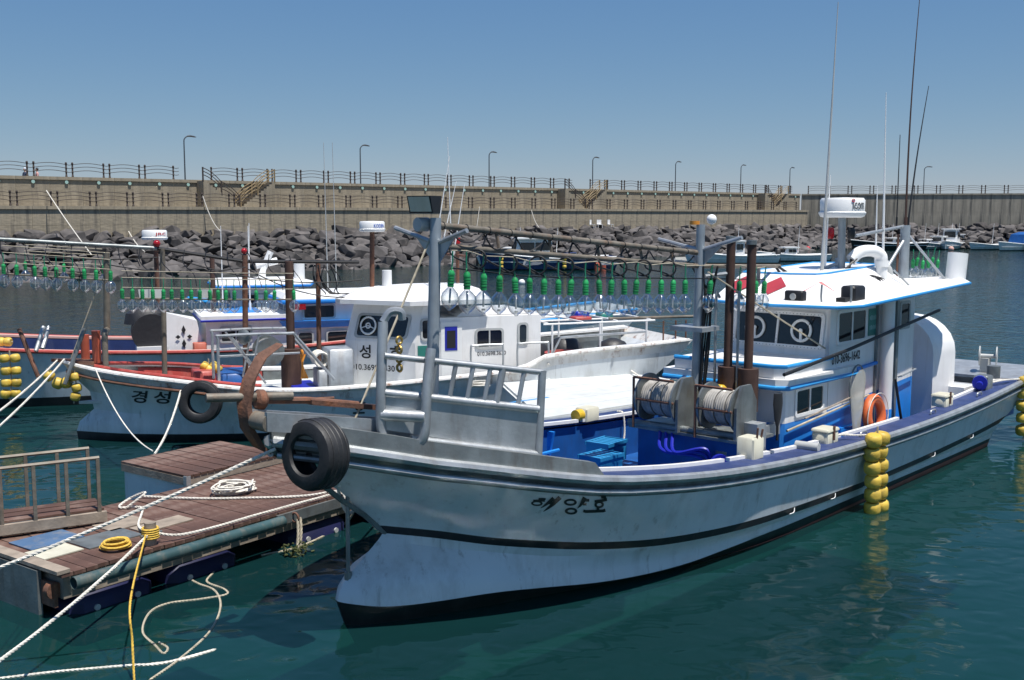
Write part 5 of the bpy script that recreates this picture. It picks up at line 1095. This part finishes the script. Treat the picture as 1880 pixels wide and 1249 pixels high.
for dy, dz, a, b in ((.0, .16, .05, .11), (.0, -.16, .05, .11), (-.13, 0, .06, .05), (.13, 0, .06, .05)):
    cx = (x0+x1)/2 + .12 + dy; cz = 1.38 + dz; k = lambda z: .953 - .05*(z-.8)/1.0
    FL().add([(cx, k(cz-b)+.006, cz-b), (cx+a, k(cz)+.006, cz), (cx, k(cz+b)+.006, cz+b), (cx-a, k(cz)+.006, cz)], [(0, 1, 2, 3)]).build('black_diamond', 'ink', cs, False)
hc = wall_block([(x1+.32, -1.0), (x1+.32, .95), (x2, 1.0), (x2, -1.0)], .78, 1.72, rc, 'white', 'deckhouse')
rf = [(x1+.2, -1.1), (x1+.2, 1.1), (x2+.1, 1.15), (x2+.1, -1.1)]
FL().loft([[(t, s, 1.723) for t, s in rf], [(t, s, 1.85) for t, s in rf]], True, True).build('deckhouse_roof', 'white', rc, False); band(rf + rf[:1], 1.74, .025, 'royal', rc); FL().box((x1+.8, -.9, 1.853), (x1+1.7, .4, 1.87)).build('roof_mat', 'bblue', rc, False)
window((x1+.62, .975, 1.2), (.75, .01, 0), (0, 0, .4), (0, 1, 0), hc, 2, 'greyp')
FL().rbox((x1-.0, .96, .8), (x1+.3, 1.2, 1.25), .02).build('red_locker', 'orange', rc)
wx0 = x2 + .05
wc = FL().loft([[(wx0, -.9, .78), (wx0, 1.0, .78), (wx0+2.2, 1.05, .78), (wx0+2.2, -.9, .78)], [(wx0+.1, -.85, 2.1), (wx0+.1, .95, 2.1), (wx0+2.1, 1.0, 2.1), (wx0+2.1, -.85, 2.1)]], True, True).build('wheelhouse', 'white', rc, False)
wp = [(wx0-.12, -1.0), (wx0-.12, 1.1), (wx0+2.3, 1.15), (wx0+2.3, -1.0)]
FL().loft([[(t, s, 2.103) for t, s in wp], [(t, s, 2.2) for t, s in wp], [(t*.9+wx0*.1+.1, s*.7, 2.32) for t, s in wp]], True, True).build('wheelhouse_roof', 'white', rc, False); band(wp + wp[:1], 2.13, .05, 'bblue', rc)
FL().loft([[(wx0-.1, -1.0, 1.5), (wx0-.1, 1.06, 1.5), (wx0+2.25, 1.1, 1.5), (wx0+2.25, -1, 1.5)], [(wx0-.22, -1.06, 1.68), (wx0-.22, 1.16, 1.68), (wx0+2.25, 1.14, 1.66), (wx0+2.25, -1, 1.66)]], True, True).build('blue_ledge', 'bblue', rc, False)
window((wx0+.05, -.8, 1.68), (0, 1.65, 0), (.03, 0, .4), (-1, 0, .05), wc, 2, 'radar', 'dark', .04); window((wx0+.35, 1.0, 1.7), (.8, 0, 0), (0, 0, .36), (0, 1, 0), wc, 1, 'greyp', 'dark', .04)
window((wx0+.2, 1.03, 1.0), (.4, .01, 0), (0, 0, .42), (0, 1, 0), wc, 1, 'greyp', 'dark', .04, .08); window((wx0+.9, 1.045, 1.0), (.6, .0, 0), (0, 0, .42), (0, 1, 0), wc, 1, 'greyp', 'dark', .04, .08)
FL().box((wx0+.1, 1.1, 1.95), (wx0+.4, 1.16, 2.08)).build('side_light', 'redl', rc, False)
c = Vector(FC.sp(278, 610, .5)); FL().cyl(c + Vector((0, -.4, 0)), .45, .7, (0, 1, 0), 22).build('covered_winch', 'tarp', rc); FL().loft([[c + Vector((math.cos(a)*.5*k-.1, -.1+.35*math.sin(a)*k, z)) for a in [2*math.pi*j/12 for j in range(12)]] for z, k in ((.2, 1), (.45, .9), (.62, .4))], True, True).build('winch_tarp', 'tarp', rc)
FL().box((c.x-.35, c.y-.5, .78), (c.x+.35, c.y+.4, c.z-.3)).build('winch_base', 'white', rc, False)
q = FC.sp(290, 560, .2); FL().tube([(q[0], .2, .78), (q[0], .2, 3.4)], .055, 10).build('foremast', 'rust', rc)
radar(rc, FC.sp(284, 441, .2), .3, .24, (q[0], .2, 3.0), 'JRC', 'inkr', 62, 'galvd', .04, .3)
for px in (408, 458): qq = FC.sp(px, 520, 0); antenna(rc, (qq[0], 0, 1.9), FC.sp(px-3, 415, 0), .02, .008, 'radar')
for px in (594, 610): qq = FC.sp(px+8, 520, 0); antenna(rc, (qq[0], 0, 2.2), FC.sp(px, 262, 0), .016, .006, 'greyp')
qq = FC.sp(392, 560, -.2); FL().tube([(qq[0], -.2, .8), (qq[0], -.2, 3.2)], .06, 10).build('midmast', 'stack', rc)
float_string([AY(x, y, 22.2) for x, y in ((18, 658), (20, 681), (21, 703), (20, 723))], 'double string of yellow floats hanging on the left hull', .1, True, FC.u)
float_string([AY(x, 628, 23.5) for x in (2, 14)], 'two yellow floats on the red rail at the left edge', .1, False)

# ---------------------------------------------------------------- boat D: behind, only roof and masts show
FD = Frame((-8.6, 30.6), 21); GD = Lvl(-.6, 13, 4, 1.6, 2.5, .06, [(-.6, 1.9), (3, 1.3), (8, 1.0), (13, 1.3)])
LD = [Lvl(.2, 12, 5, .05, 2, 0, -.6), Lvl(0, 12, 5, 1.4, 2, .05, 0.0), Lvl(.1, 12.3, 4.6, 1.52, 2.4, .05, .5), GD]
rd = FD.root('fishing_boat', 'mostly hidden fishing boat whose blue-edged white roof and white mast show behind', 'boat')
hull_mesh(LD, [0, 1, 1], ['boot', 'hullw'], rd, 30); deck(GD, .1, 12.6, .1, .8, rd, 'deckg', lv=LD); rail_tube(GD, -.5, 12.8, .05, 0, .01, rd, 'trim')
d0, d1 = FD.sp(395, 530, .8)[0], FD.sp(585, 530, .8)[0]
wall_block([(d0+.4, -.9), (d0+.4, .9), (d1-.6, .95), (d1-.6, -.95)], .8, 2.18, rd, 'white', 'wheelhouse')
rp = [(d0, -1.1), (d0, 1.1), (d1-.3, 1.2), (d1, 0), (d1-.3, -1.2)]
FL().loft([[(t, s, 2.2) for t, s in rp], [(t, s, 2.3) for t, s in rp], [(t*.8+d0*.2+.2, s*.7, 2.4) for t, s in rp]], True, True).build('wheelhouse_roof', 'white', rd, False); band(rp + rp[:1], 2.24, .035, 'bblue', rd)
window((d0+.38, -.8, 1.6), (0, 1.6, 0), (0, 0, .45), (-1, 0, 0), rd, 2, 'greyp'); window((d0+.8, .91, 1.6), (1.0, .01, 0), (0, 0, .45), (0, 1, 0), rd, 2, 'greyp')
FL().hexa([FD.sp(462, 535, 0), FD.sp(488, 535, 0), FD.sp(488, 535, .3), FD.sp(462, 535, .3), FD.sp(480, 490, 0), FD.sp(488, 490, 0), FD.sp(488, 490, .25), FD.sp(480, 490, .25)]).tube([FD.sp(482, 497, .15), FD.sp(497, 462, .15)], .09, 8).tube([FD.sp(470, 488, .15), FD.sp(509, 479, .15)], .1, 8).build('radar_mast', 'radar', rd)
q = FD.sp(550, 512, .3); FL().cyl((q[0], .3, 2.3), .15, .6, seg=18).build('white_drum', 'radar', rd)
antenna(rd, (FD.sp(458, 540, 0)[0], 0, 2.3), FD.sp(457, 410, 0), .02, .01, 'radar')

# ---------------------------------------------------------------- low white-decked work boat between the two
wb = empty('work_boat', (0, 0, 0), 0, 'low flat work boat with white planked deck between the two large boats', 'boat')
P4 = [AZ(992, 764, .92), AZ(1230, 728, .92), AZ(1230, 688, .92), AZ(1010, 668, .92), AZ(890, 672, .92)]
P4 = [Vector((p.x, p.y, 0)) for p in P4]
MB().loft([[p + Vector((0, 0, -.3)) for p in P4], [p + Vector((0, 0, .8)) for p in P4]], True, True).build('hull', 'hullw', wb, False)
MB().loft([[p + Vector((0, 0, .802)) for p in P4], [p + Vector((0, 0, .83)) for p in P4]], True, True).build('deck_bed', 'deckg', wb, False)
ua = (P4[1] - P4[0]).normalized(); va = Vector((-ua.y, ua.x, 0))
def clip_x(y0):      # extent of the deck along ua at offset y0
    xs = []
    for i in range(5):
        a, b = P4[i] - P4[0], P4[(i+1) % 5] - P4[0]; ya, yb = a.dot(va), b.dot(va)
        if (ya - y0)*(yb - y0) < 0: k = (y0 - ya)/(yb - ya); xs.append(a.lerp(b, k).dot(ua))
    return (min(xs), max(xs)) if len(xs) > 1 else None
y = .06
while True:
    c0, c1 = clip_x(y), clip_x(y + .55)
    if not c0 or not c1: break
    pts = [P4[0] + ua*a + va*b for a, b in ((c0[0]+.05, y), (c0[1]-.05, y), (c1[1]-.05, y+.54), (c1[0]+.05, y+.54))]
    MB().loft([[p + Vector((0, 0, .832)) for p in pts], [p + Vector((0, 0, .87)) for p in pts]], True, True).build('deck_plank', 'deckg', wb, False); y += .55
MB().loft([[P4[0] + ua*a + va*b + Vector((0, 0, .8715)) for a, b in ((.15, 1.5), (1.5, 1.5), (1.5, 1.57), (.15, 1.57))], [P4[0] + ua*a + va*b + Vector((0, 0, .874)) for a, b in ((.15, 1.5), (1.5, 1.5), (1.5, 1.57), (.15, 1.57))]], True, True).build('blue_stripe', 'trim', wb, False)
mb = MB()
for k in range(6): mb.torus(P4[0] + ua*1.25 + va*3.3 + Vector((.02*math.sin(k*2), .02*math.cos(k*3), .89 + .016*k)), .2 - .02*(k % 3), .016, (.05*math.sin(k), .05*math.cos(k), 1), 22, 5)
tag(mb.build('coiled_rope', 'rope'), 'pale rope coiled on the white deck of the work boat', 'rope')
tag(rope_mb(curve_pts([FB.W(8.9, 1.62, 1.2), P4[3] + Vector((-.1, -.3, .95)), P4[3] + Vector((.35, -.6, .9))], 8), .02).build('tie_rope', 'rope'), 'white rope tying the work boat to the white boat, left one', 'rope')
tag(rope_mb(curve_pts([FB.W(10.4, 1.66, 1.5), AZ(1150, 672, 1.0), AZ(1175, 692, .92)], 8), .02).build('tie_rope', 'rope'), 'white rope tying the work boat to the white boat stern, right one', 'rope')

# ---------------------------------------------------------------- boats along the far rocks and mooring buoys
def small_boat(p, L, ang, label, hull='hullw', cabin=None, top=None, engine=True, canopy=None, trim=None):
    F = Frame((p[0], p[1]), ang); r = F.root('moored_boat', label, 'boat', 'small boats moored along the rocks'); b = L*.16
    G = Lvl(-.3, L, L*.4, b, 2.2, .1, [(-.3, .95*L/7), (L*.5, .62*L/7), (L, .68*L/7)])
    lv = [Lvl(.1, L*.97, L*.45, b*.7, 2, .1, -.15), Lvl(0, L*.97, L*.42, b*.85, 2, .1, .1), G]
    hull_mesh(lv, [0, 1], ['boot', hull], r, 16); deck(G, .1, L*.98, .05, .45*L/7, r, 'radar', n=10); rail_tube(G, -.25, L*.98, .05, 0, 0, r, trim or 'radar', 'rub_rail', 14)
    if cabin:
        t0, t1, h = cabin; z0 = .45*L/7
        FL().loft([[(L*t0, -b*.7, z0), (L*t0, b*.7, z0), (L*t1, b*.75, z0), (L*t1, -b*.75, z0)], [(L*t0+.35, -b*.6, z0+h), (L*t0+.35, b*.6, z0+h), (L*t1, b*.65, z0+h), (L*t1, -b*.65, z0+h)]], True, True).build('cabin', 'white', r, False)
        FL().box((L*t0+.1, -b*.8, z0+h+.003), (L*t1+.2, b*.8, z0+h+.09)).build('cabin_roof', 'radar', r, False)
        for k in range(2): FL().box((L*t0+.5+k*(L*(t1-t0)-.6)/2, b*.7, z0+h*.5), (L*t0+.4+(k+.9)*(L*(t1-t0)-.6)/2+.1, b*.745, z0+h*.85)).build('window', 'dark', r, False)
        FL().box((L*t0+.1, -b*.5, z0+h*.5), (L*t0+.22, b*.5, z0+h*.88)).build('windscreen', 'dark', r, False)
    if engine: FL().rbox((L*.98, -.22, .35), (L*.98+.4, .22, 1.25), .06).box((L+.1, -.06, -.3), (L+.25, .06, .35)).build('outboard_motor', 'cable', r)
    if canopy: FL().loft([[(L*.35, -b*.8, .7), (L*.35, b*.8, .7), (L*.8, b*.8, .7), (L*.8, -b*.8, .7)], [(L*.4, -b*.7, 1.9), (L*.4, b*.7, 1.9), (L*.75, b*.75, 1.9), (L*.75, -b*.75, 1.9)], [(L*.5, -b*.3, 2.2), (L*.5, b*.3, 2.2), (L*.7, b*.3, 2.2), (L*.7, -b*.3, 2.2)]], True, True).build('canopy', canopy, r)
    antenna(r, (L*.55, 0, .8), (L*.56, .1, 3.2), .03, .015, 'radar'); return F, r
def far_pos(px, py): p = AZ(px, py, 0); return (p.x, p.y)
F_, r_ = small_boat(far_pos(885, 496), 10.5, 8, 'navy-hulled white cabin boat near the rocks behind the lamp row', 'navy', (.22, .5, 1.7), engine=False)
float_string([F_.W(1.3, 1.5, .9 - .3*k) for k in range(3)], 'yellow floats on the far navy boat, left string', .16, False); float_string([F_.W(6.1, 1.8, .9 - .3*k) for k in range(3)], 'yellow floats on the far navy boat, right string', .16, False)
tag(MB().lathe([(.1, 0), (.2, .1), (.2, .6), (.1, .7)], F_.W(8.6, 1.9, -.1), seg=12, caps=True).lathe([(.1, 0), (.2, .1), (.2, .6), (.1, .7)], F_.W(9.1, 1.9, -.1), seg=12, caps=True).build('fender', 'orange'), 'pair of orange fenders beside the far navy boat', 'fender')
small_boat(far_pos(1052, 488), 8, 170, 'white half-decked boat moored right of the navy boat', 'hullw', (.5, .7, .9), trim='navy')
small_boat(far_pos(1262, 484), 8, 4, 'white open boat with centre console seen past the midmast', 'hullw', (.45, .6, 1.4))
small_boat(far_pos(1395, 480), 6.5, 6, 'low white motorboat with black outboard behind the exhaust stacks', 'hullw', (.3, .5, .8))
small_boat(far_pos(1565, 459), 9, 6, 'dark-hulled white skiff near the radar post', 'boot', (.5, .62, .8))
small_boat(far_pos(1690, 459), 7, 40, 'grey work skiff left of the white console boat at the right', 'galv', (.5, .65, 1.1))
small_boat(far_pos(1735, 459), 8, 60, 'white console boat in the middle of the right-hand group', 'hullw', (.4, .65, 1.9))
small_boat(far_pos(1645, 458), 7, 12, 'low dark open skiff just right of the antennas', 'boot', (.5, .6, .7))
small_boat(far_pos(1765, 457), 6, 75, 'small white boat end-on between the console boat and the open boat', 'hullw', (.4, .6, 1.3))
small_boat(far_pos(1782, 459), 6.5, 25, 'small white open boat right of the console boat', 'hullw', None)
small_boat(far_pos(1835, 461), 8, 30, 'white boat under a bright blue canopy at the right', 'hullw', None, canopy='blue')
small_boat(far_pos(1885, 461), 8, 20, 'white boat cut by the right edge beside the blue canopy', 'hullw', (.3, .5, 1.2))
for px, py, m_, r_, lab in ((1443, 473, 'radar', .42, 'white mooring buoy with dark base near the antennas'), (1430, 457, 'cable', .3, 'dark mooring buoy behind the white one'), (1461, 465, 'inkr', .27, 'red and white mooring buoy right of the white one'), (1483, 459, 'inkr', .3, 'red mooring buoy near the rocks'), (1555, 455, 'inkr', .3, 'red buoy under the radar post'), (1598, 450, 'radar', .3, 'white buoy by the dark-hulled skiff'), (1674, 459, 'pink', .36, 'pink buoy left of the grey skiff'), (1746, 460, 'pink', .33, 'pink buoy in front of the console boat'), (1860, 459, 'radar', .36, 'white buoy near the blue canopy boat'), (958, 522, 'radar', .2, 'white float with dark base behind the lamp row')):
    p = AZ(px, py, 0); o = empty('mooring_buoy', p, 0, lab, 'buoy', 'mooring buoys'); MB().sphere((0, 0, r_*.55), r_, seg=14, rings=10).build('buoy_ball', m_, o); MB().cyl((0, 0, r_*1.5), r_*.15, r_*.3, seg=8).build('buoy_eye', 'cable', o)

# ---------------------------------------------------------------- pontoon
DE, DA = Vector((-4.68, 10.94, 0)), math.atan2(.807, .59)
dk = empty('pontoon', DE, DA, 'floating pontoon with worn reddish-brown planks in the left foreground', 'pontoon')   # x along the front edge, y to the far side
DZ, DW, DL = .5, 2.0, 8.2
MB().box((.06, .06, .2), (DL, DW-.04, DZ-.045)).build('pontoon_frame', 'woodg', dk, False)
pl = [MB().box((.003, -.02, DZ-.04), (.137, DW, DZ)).mesh('deck_plank', 'wood', False) for _ in range(3)]
for i in range(int(DL/.14)):
    o = link('deck_plank', pl[i % 3], dk); o.location = (i*.14, random.uniform(-.012, .012), random.uniform(-.004, .004)); o.rotation_euler.z = random.uniform(-.004, .004)
MB().box((-.05, -.02, DZ+.001), (.1, DW, DZ+.04)).build('end_board', 'woodg', dk, False); MB().box((-.06, .35, -.2), (-.01, DW, DZ-.02)).build('tread_plate', 'galvd', dk, False)
for a, b in ((.08, 2.95), (3.5, 4.05), (4.5, 7.9)):
    if a != 3.5: MB().lathe([(.062, 0), (.07, 0), (.07, b-a), (.062, b-a), (.062, 0)], (a, -.1, DZ-.1), (1, 0, 0), 16).build('fender_pipe', 'teal', dk)
MB().box((2.9, -.06, DZ-.16), (4.6, -.025, DZ-.03)).build('edge_plate', 'galvd', dk, False)
for x in (3.15, 4.05): MB().torus((x, -.1, DZ-.1), .06, .016, (1, 0, 0), 14, 6).build('edge_ring', 'rust', dk)
for k, x in enumerate((.15, 1.35, 3.2, 4.7, 6.2)):
    f = MB().rbox((x, .0, -.35), (x+1.0, 1.9, .2), .1).build('float_tank', 'tank', dk); 
    for dx in (.25, .75): MB().cyl((x+dx, -.0, .03), .035, .02, (0, -1, 0), 10).build('tank_bolt', 'greyp', f)
MB().box((-.02, .1, .12), (.02, .35, .38)).cyl((.0, .2, .3), .09, .08, (0, -1, 0)).build('hinge_bracket', 'rust', dk)
for i, (x0, y0, x1, y1, m_) in enumerate(((.15, .55, .62, .95, 'plastic'), (.66, .5, 1.35, .95, 'galvd'), (.25, .97, .9, 1.45, 'dullblue'), (1.4, .55, 2.1, .85, 'woodg'), (1.2, .9, 1.75, 1.3, 'woodg'))): MB().box((x0, y0, DZ+.003), (x1, y1, DZ+.016)).build('patch_sheet', m_, dk, False)
bo = MB().cyl((1.18, .12, DZ), .065, .26, seg=14).build('bollard', 'woodg', dk); MB().cyl((1.05, .12, DZ+.12), .015, .28, (1, 0, 0), 8).build('bollard_pin', 'galvd', bo)
def DKW(x, y, z): return DE + Vector((math.cos(DA)*x - math.sin(DA)*y, math.sin(DA)*x + math.cos(DA)*y, z))
# raised block beyond
rbk = empty('raised_platform', DKW(3.12, 2.03, 0), DA, 'raised wooden-topped platform with pale blue side behind the pontoon', 'platform')
BX, BY, BZ = 1.8, 1.5, .64
MB().box((.03, .03, -.3), (BX-.03, BY-.03, BZ-.14)).build('platform_side', 'hullw', rbk, False); MB().box((0, 0, BZ-.14), (BX, BY, BZ-.035)).build('platform_fascia', 'woodg', rbk, False)
pm = MB().box((.005, -.01, BZ-.032), (.115, BY+.01, BZ)).mesh('platform_plank', 'wood', False)
for i in range(15): o = link('platform_plank', pm, rbk); o.location = (i*.12, 0, random.uniform(-.003, .003))
MB().box((-.012, -.02, BZ-.2), (.06, .05, BZ-.01)).build('corner_bracket', 'galv', rbk, False)
# gangway
gw = empty('gangway', AZ(-80, 985, .6), 0, 'gangway with weathered metal railing and wooden treads at the left edge', 'gangway')
g0, g1 = AZ(-80, 985, .6), AZ(196, 944, .62); gu = (g1 - g0); gl_ = gu.length; gu.normalize(); gw.rotation_euler.z = math.atan2(gu.y, gu.x); GWW = .62
for y in (0, GWW): MB().box((0, y-.03, -.06), (gl_, y+.03, .06)).build('side_beam', 'woodg', gw, False)
for k in range(3): MB().box((0, .04 + k*.19, .062), (gl_-.02, .2 + k*.19, .09)).build('tread_plank', 'wood', gw, False)
for y in (0, GWW):
    MB().tube([(0, y, .72), (gl_-.06, y, .72)], .022, 4).build('handrail', 'pipe', gw)
    for k in range(5): x = .12 + k*(gl_-.2)/4; MB().box((x-.02, y-.02, .06), (x+.02, y+.02, .71)).build('rail_post', 'pipe', gw, False)
# ropes about the pontoon
bol = DKW(1.18, .12, DZ + .14)
tag(rope_mb(sag(FA.W(-.95, .1, 2.0).lerp(AY(-40, 1047, 9.6), 1.5), FA.W(-.95, .1, 2.0), .06, 40), .017).build('mooring_rope', 'rope'), 'taut white mooring rope rising from the left edge to the front boat bow', 'rope')
tag(rope_mb(sag(bol.lerp(AY(-60, 1212, 8.6), 1.7), bol, .2, 40), .017).build('mooring_rope', 'rope'), 'white mooring rope from the pontoon bollard down to the lower left corner', 'rope')
tag(rope_mb(curve_pts([bol, DKW(1.6, .0, DZ+.05), DKW(2.8, .0, DZ+.04), DKW(4.4, -.03, DZ+.04), DKW(5.0, -.05, DZ+.06), FA.W(-.1, -.3, 1.45)], 14), .016).build('mooring_rope', 'rope'), 'white rope laid along the pontoon edge toward the front boat', 'rope')
mb = MB()
for k in range(5): mb.torus(bol + Vector((0, 0, -.05 + .025*k)), .085, .014, (0, 0, 1), 18, 5)
for k in range(6): mb.torus(DKW(.85 + .02*math.sin(k*2), .3 + .02*math.cos(k*3), DZ + .03 + .012*k), .15 - .015*(k % 3), .014, (.05*math.sin(k), .05*math.cos(k), 1), 22, 5)
tag(mb.build('coiled_rope', 'ropey'), 'yellow rope coiled on the pontoon around the bollard', 'rope')
tag(rope_mb(curve_pts([bol + Vector((-.02, -.1, 0)), AY(240, 1100, 9.9), AY(243, 1180, 9.6), AY(247, 1262, 9.4)], 14), .011).build('dangling_rope', 'ropey'), 'yellow rope dropping from the bollard into the water', 'rope')
mb = MB(); rr_ = random.Random(4)
for k in range(9):
    cpt = []
    for j in range(7): a = j*1.1 + k*.7; cpt.append(DKW(3.25 + .34*math.cos(a)*rr_.uniform(.4, 1), 1.2 + .26*math.sin(a)*rr_.uniform(.4, 1.1), DZ + .02 + .012*k + rr_.uniform(0, .02)))
    mb.tube(curve_pts(cpt, 7), .013, 5)
tag(mb.build('rope_tangle', 'rope'), 'tangled heap of white rope on the pontoon planks', 'rope')
tag(rope_mb(curve_pts([DKW(2.35, 1.95, DZ+.03), DKW(2.8, 1.2, DZ+.02), DKW(3.6, .3, DZ+.02), DKW(4.0, .0, DZ+.05), DKW(4.05, -.12, DZ-.08)], 12), .016).build('deck_rope', 'rope'), 'white rope lying across the pontoon from the platform to the edge ring', 'rope')
tag(rope_mb(curve_pts([DKW(1.9, 1.6, DZ+.04), DKW(2.1, 1.5, DZ+.2), DKW(2.05, 1.75, DZ+.1), DKW(1.85, 1.7, DZ+.03), DKW(2.0, 1.45, DZ+.03), DKW(1.5, .8, DZ+.03), bol], 10), .016).build('gangway_lashing', 'rope'), 'white lashing looped at the foot of the gangway post', 'rope')
mb = MB()
for dx in (0, .05): rope_mb(curve_pts([DKW(3.15+dx, -.14, DZ-.1), DKW(3.1+dx, -.2, .2), DKW(3.0+dx, -.25, -.15)], 8), .018, None, mb)
tag(mb.build('hanging_rope', 'ropeo'), 'doubled old rope hanging from the edge ring into the water', 'rope')
wd = MB(); rr_ = random.Random(6)
for k in range(60): p = DKW(3.0 + rr_.uniform(-.16, .16), -.28 + rr_.uniform(-.12, .12), .01 + rr_.uniform(0, .1)); wd.tube([p, p + Vector((rr_.uniform(-.06, .06), rr_.uniform(-.06, .06), rr_.uniform(-.02, .03)))], .012, 4)
structure(wd.build('seaweed', 'weed'), 'stuff')
fl = [AZ(x, y, .0) for x, y in ((275, 1249), (330, 1210), (385, 1160), (405, 1115), (395, 1085), (365, 1072), (352, 1062), (372, 1049), (392, 1050), (380, 1068), (412, 1082), (415, 1092), (370, 1100), (310, 1108), (275, 1125), (262, 1160), (285, 1185), (300, 1200), (308, 1190), (292, 1180))]
tag(rope_mb(curve_pts(fl, 9), .013).build('floating_rope', 'ropeo'), 'loose loop of old rope floating on the dark water', 'rope')
fl = [AZ(x, y, .0) for x, y in ((-20, 1248), (120, 1232), (240, 1222), (300, 1218), (395, 1193), (330, 1212), (262, 1222))]
tag(rope_mb(curve_pts(fl, 10), .014).build('floating_rope', 'rope'), 'white rope with an eye splice floating at the bottom left', 'rope')
tag(rope_mb(curve_pts([FA.W(-.1, -.3, 1.45), AY(648, 905, 12.2), AZ(640, 955, .1), AZ(560, 1000, .01), AZ(480, 1020, .005)], 10), .014).build('trailing_line', 'ropeo'), 'thin old line trailing from the front boat stem to the pontoon water', 'rope')
tag(rope_mb(curve_pts([FA.W(-.2, .1, 1.5), AY(622, 905, 11.6), AY(636, 940, 11.8), AY(652, 935, 12), AY(664, 905, 12.2)], 10), .018).build('bow_loop', 'rope'), 'white rope loop hanging under the front boat stem behind the tyre', 'rope')
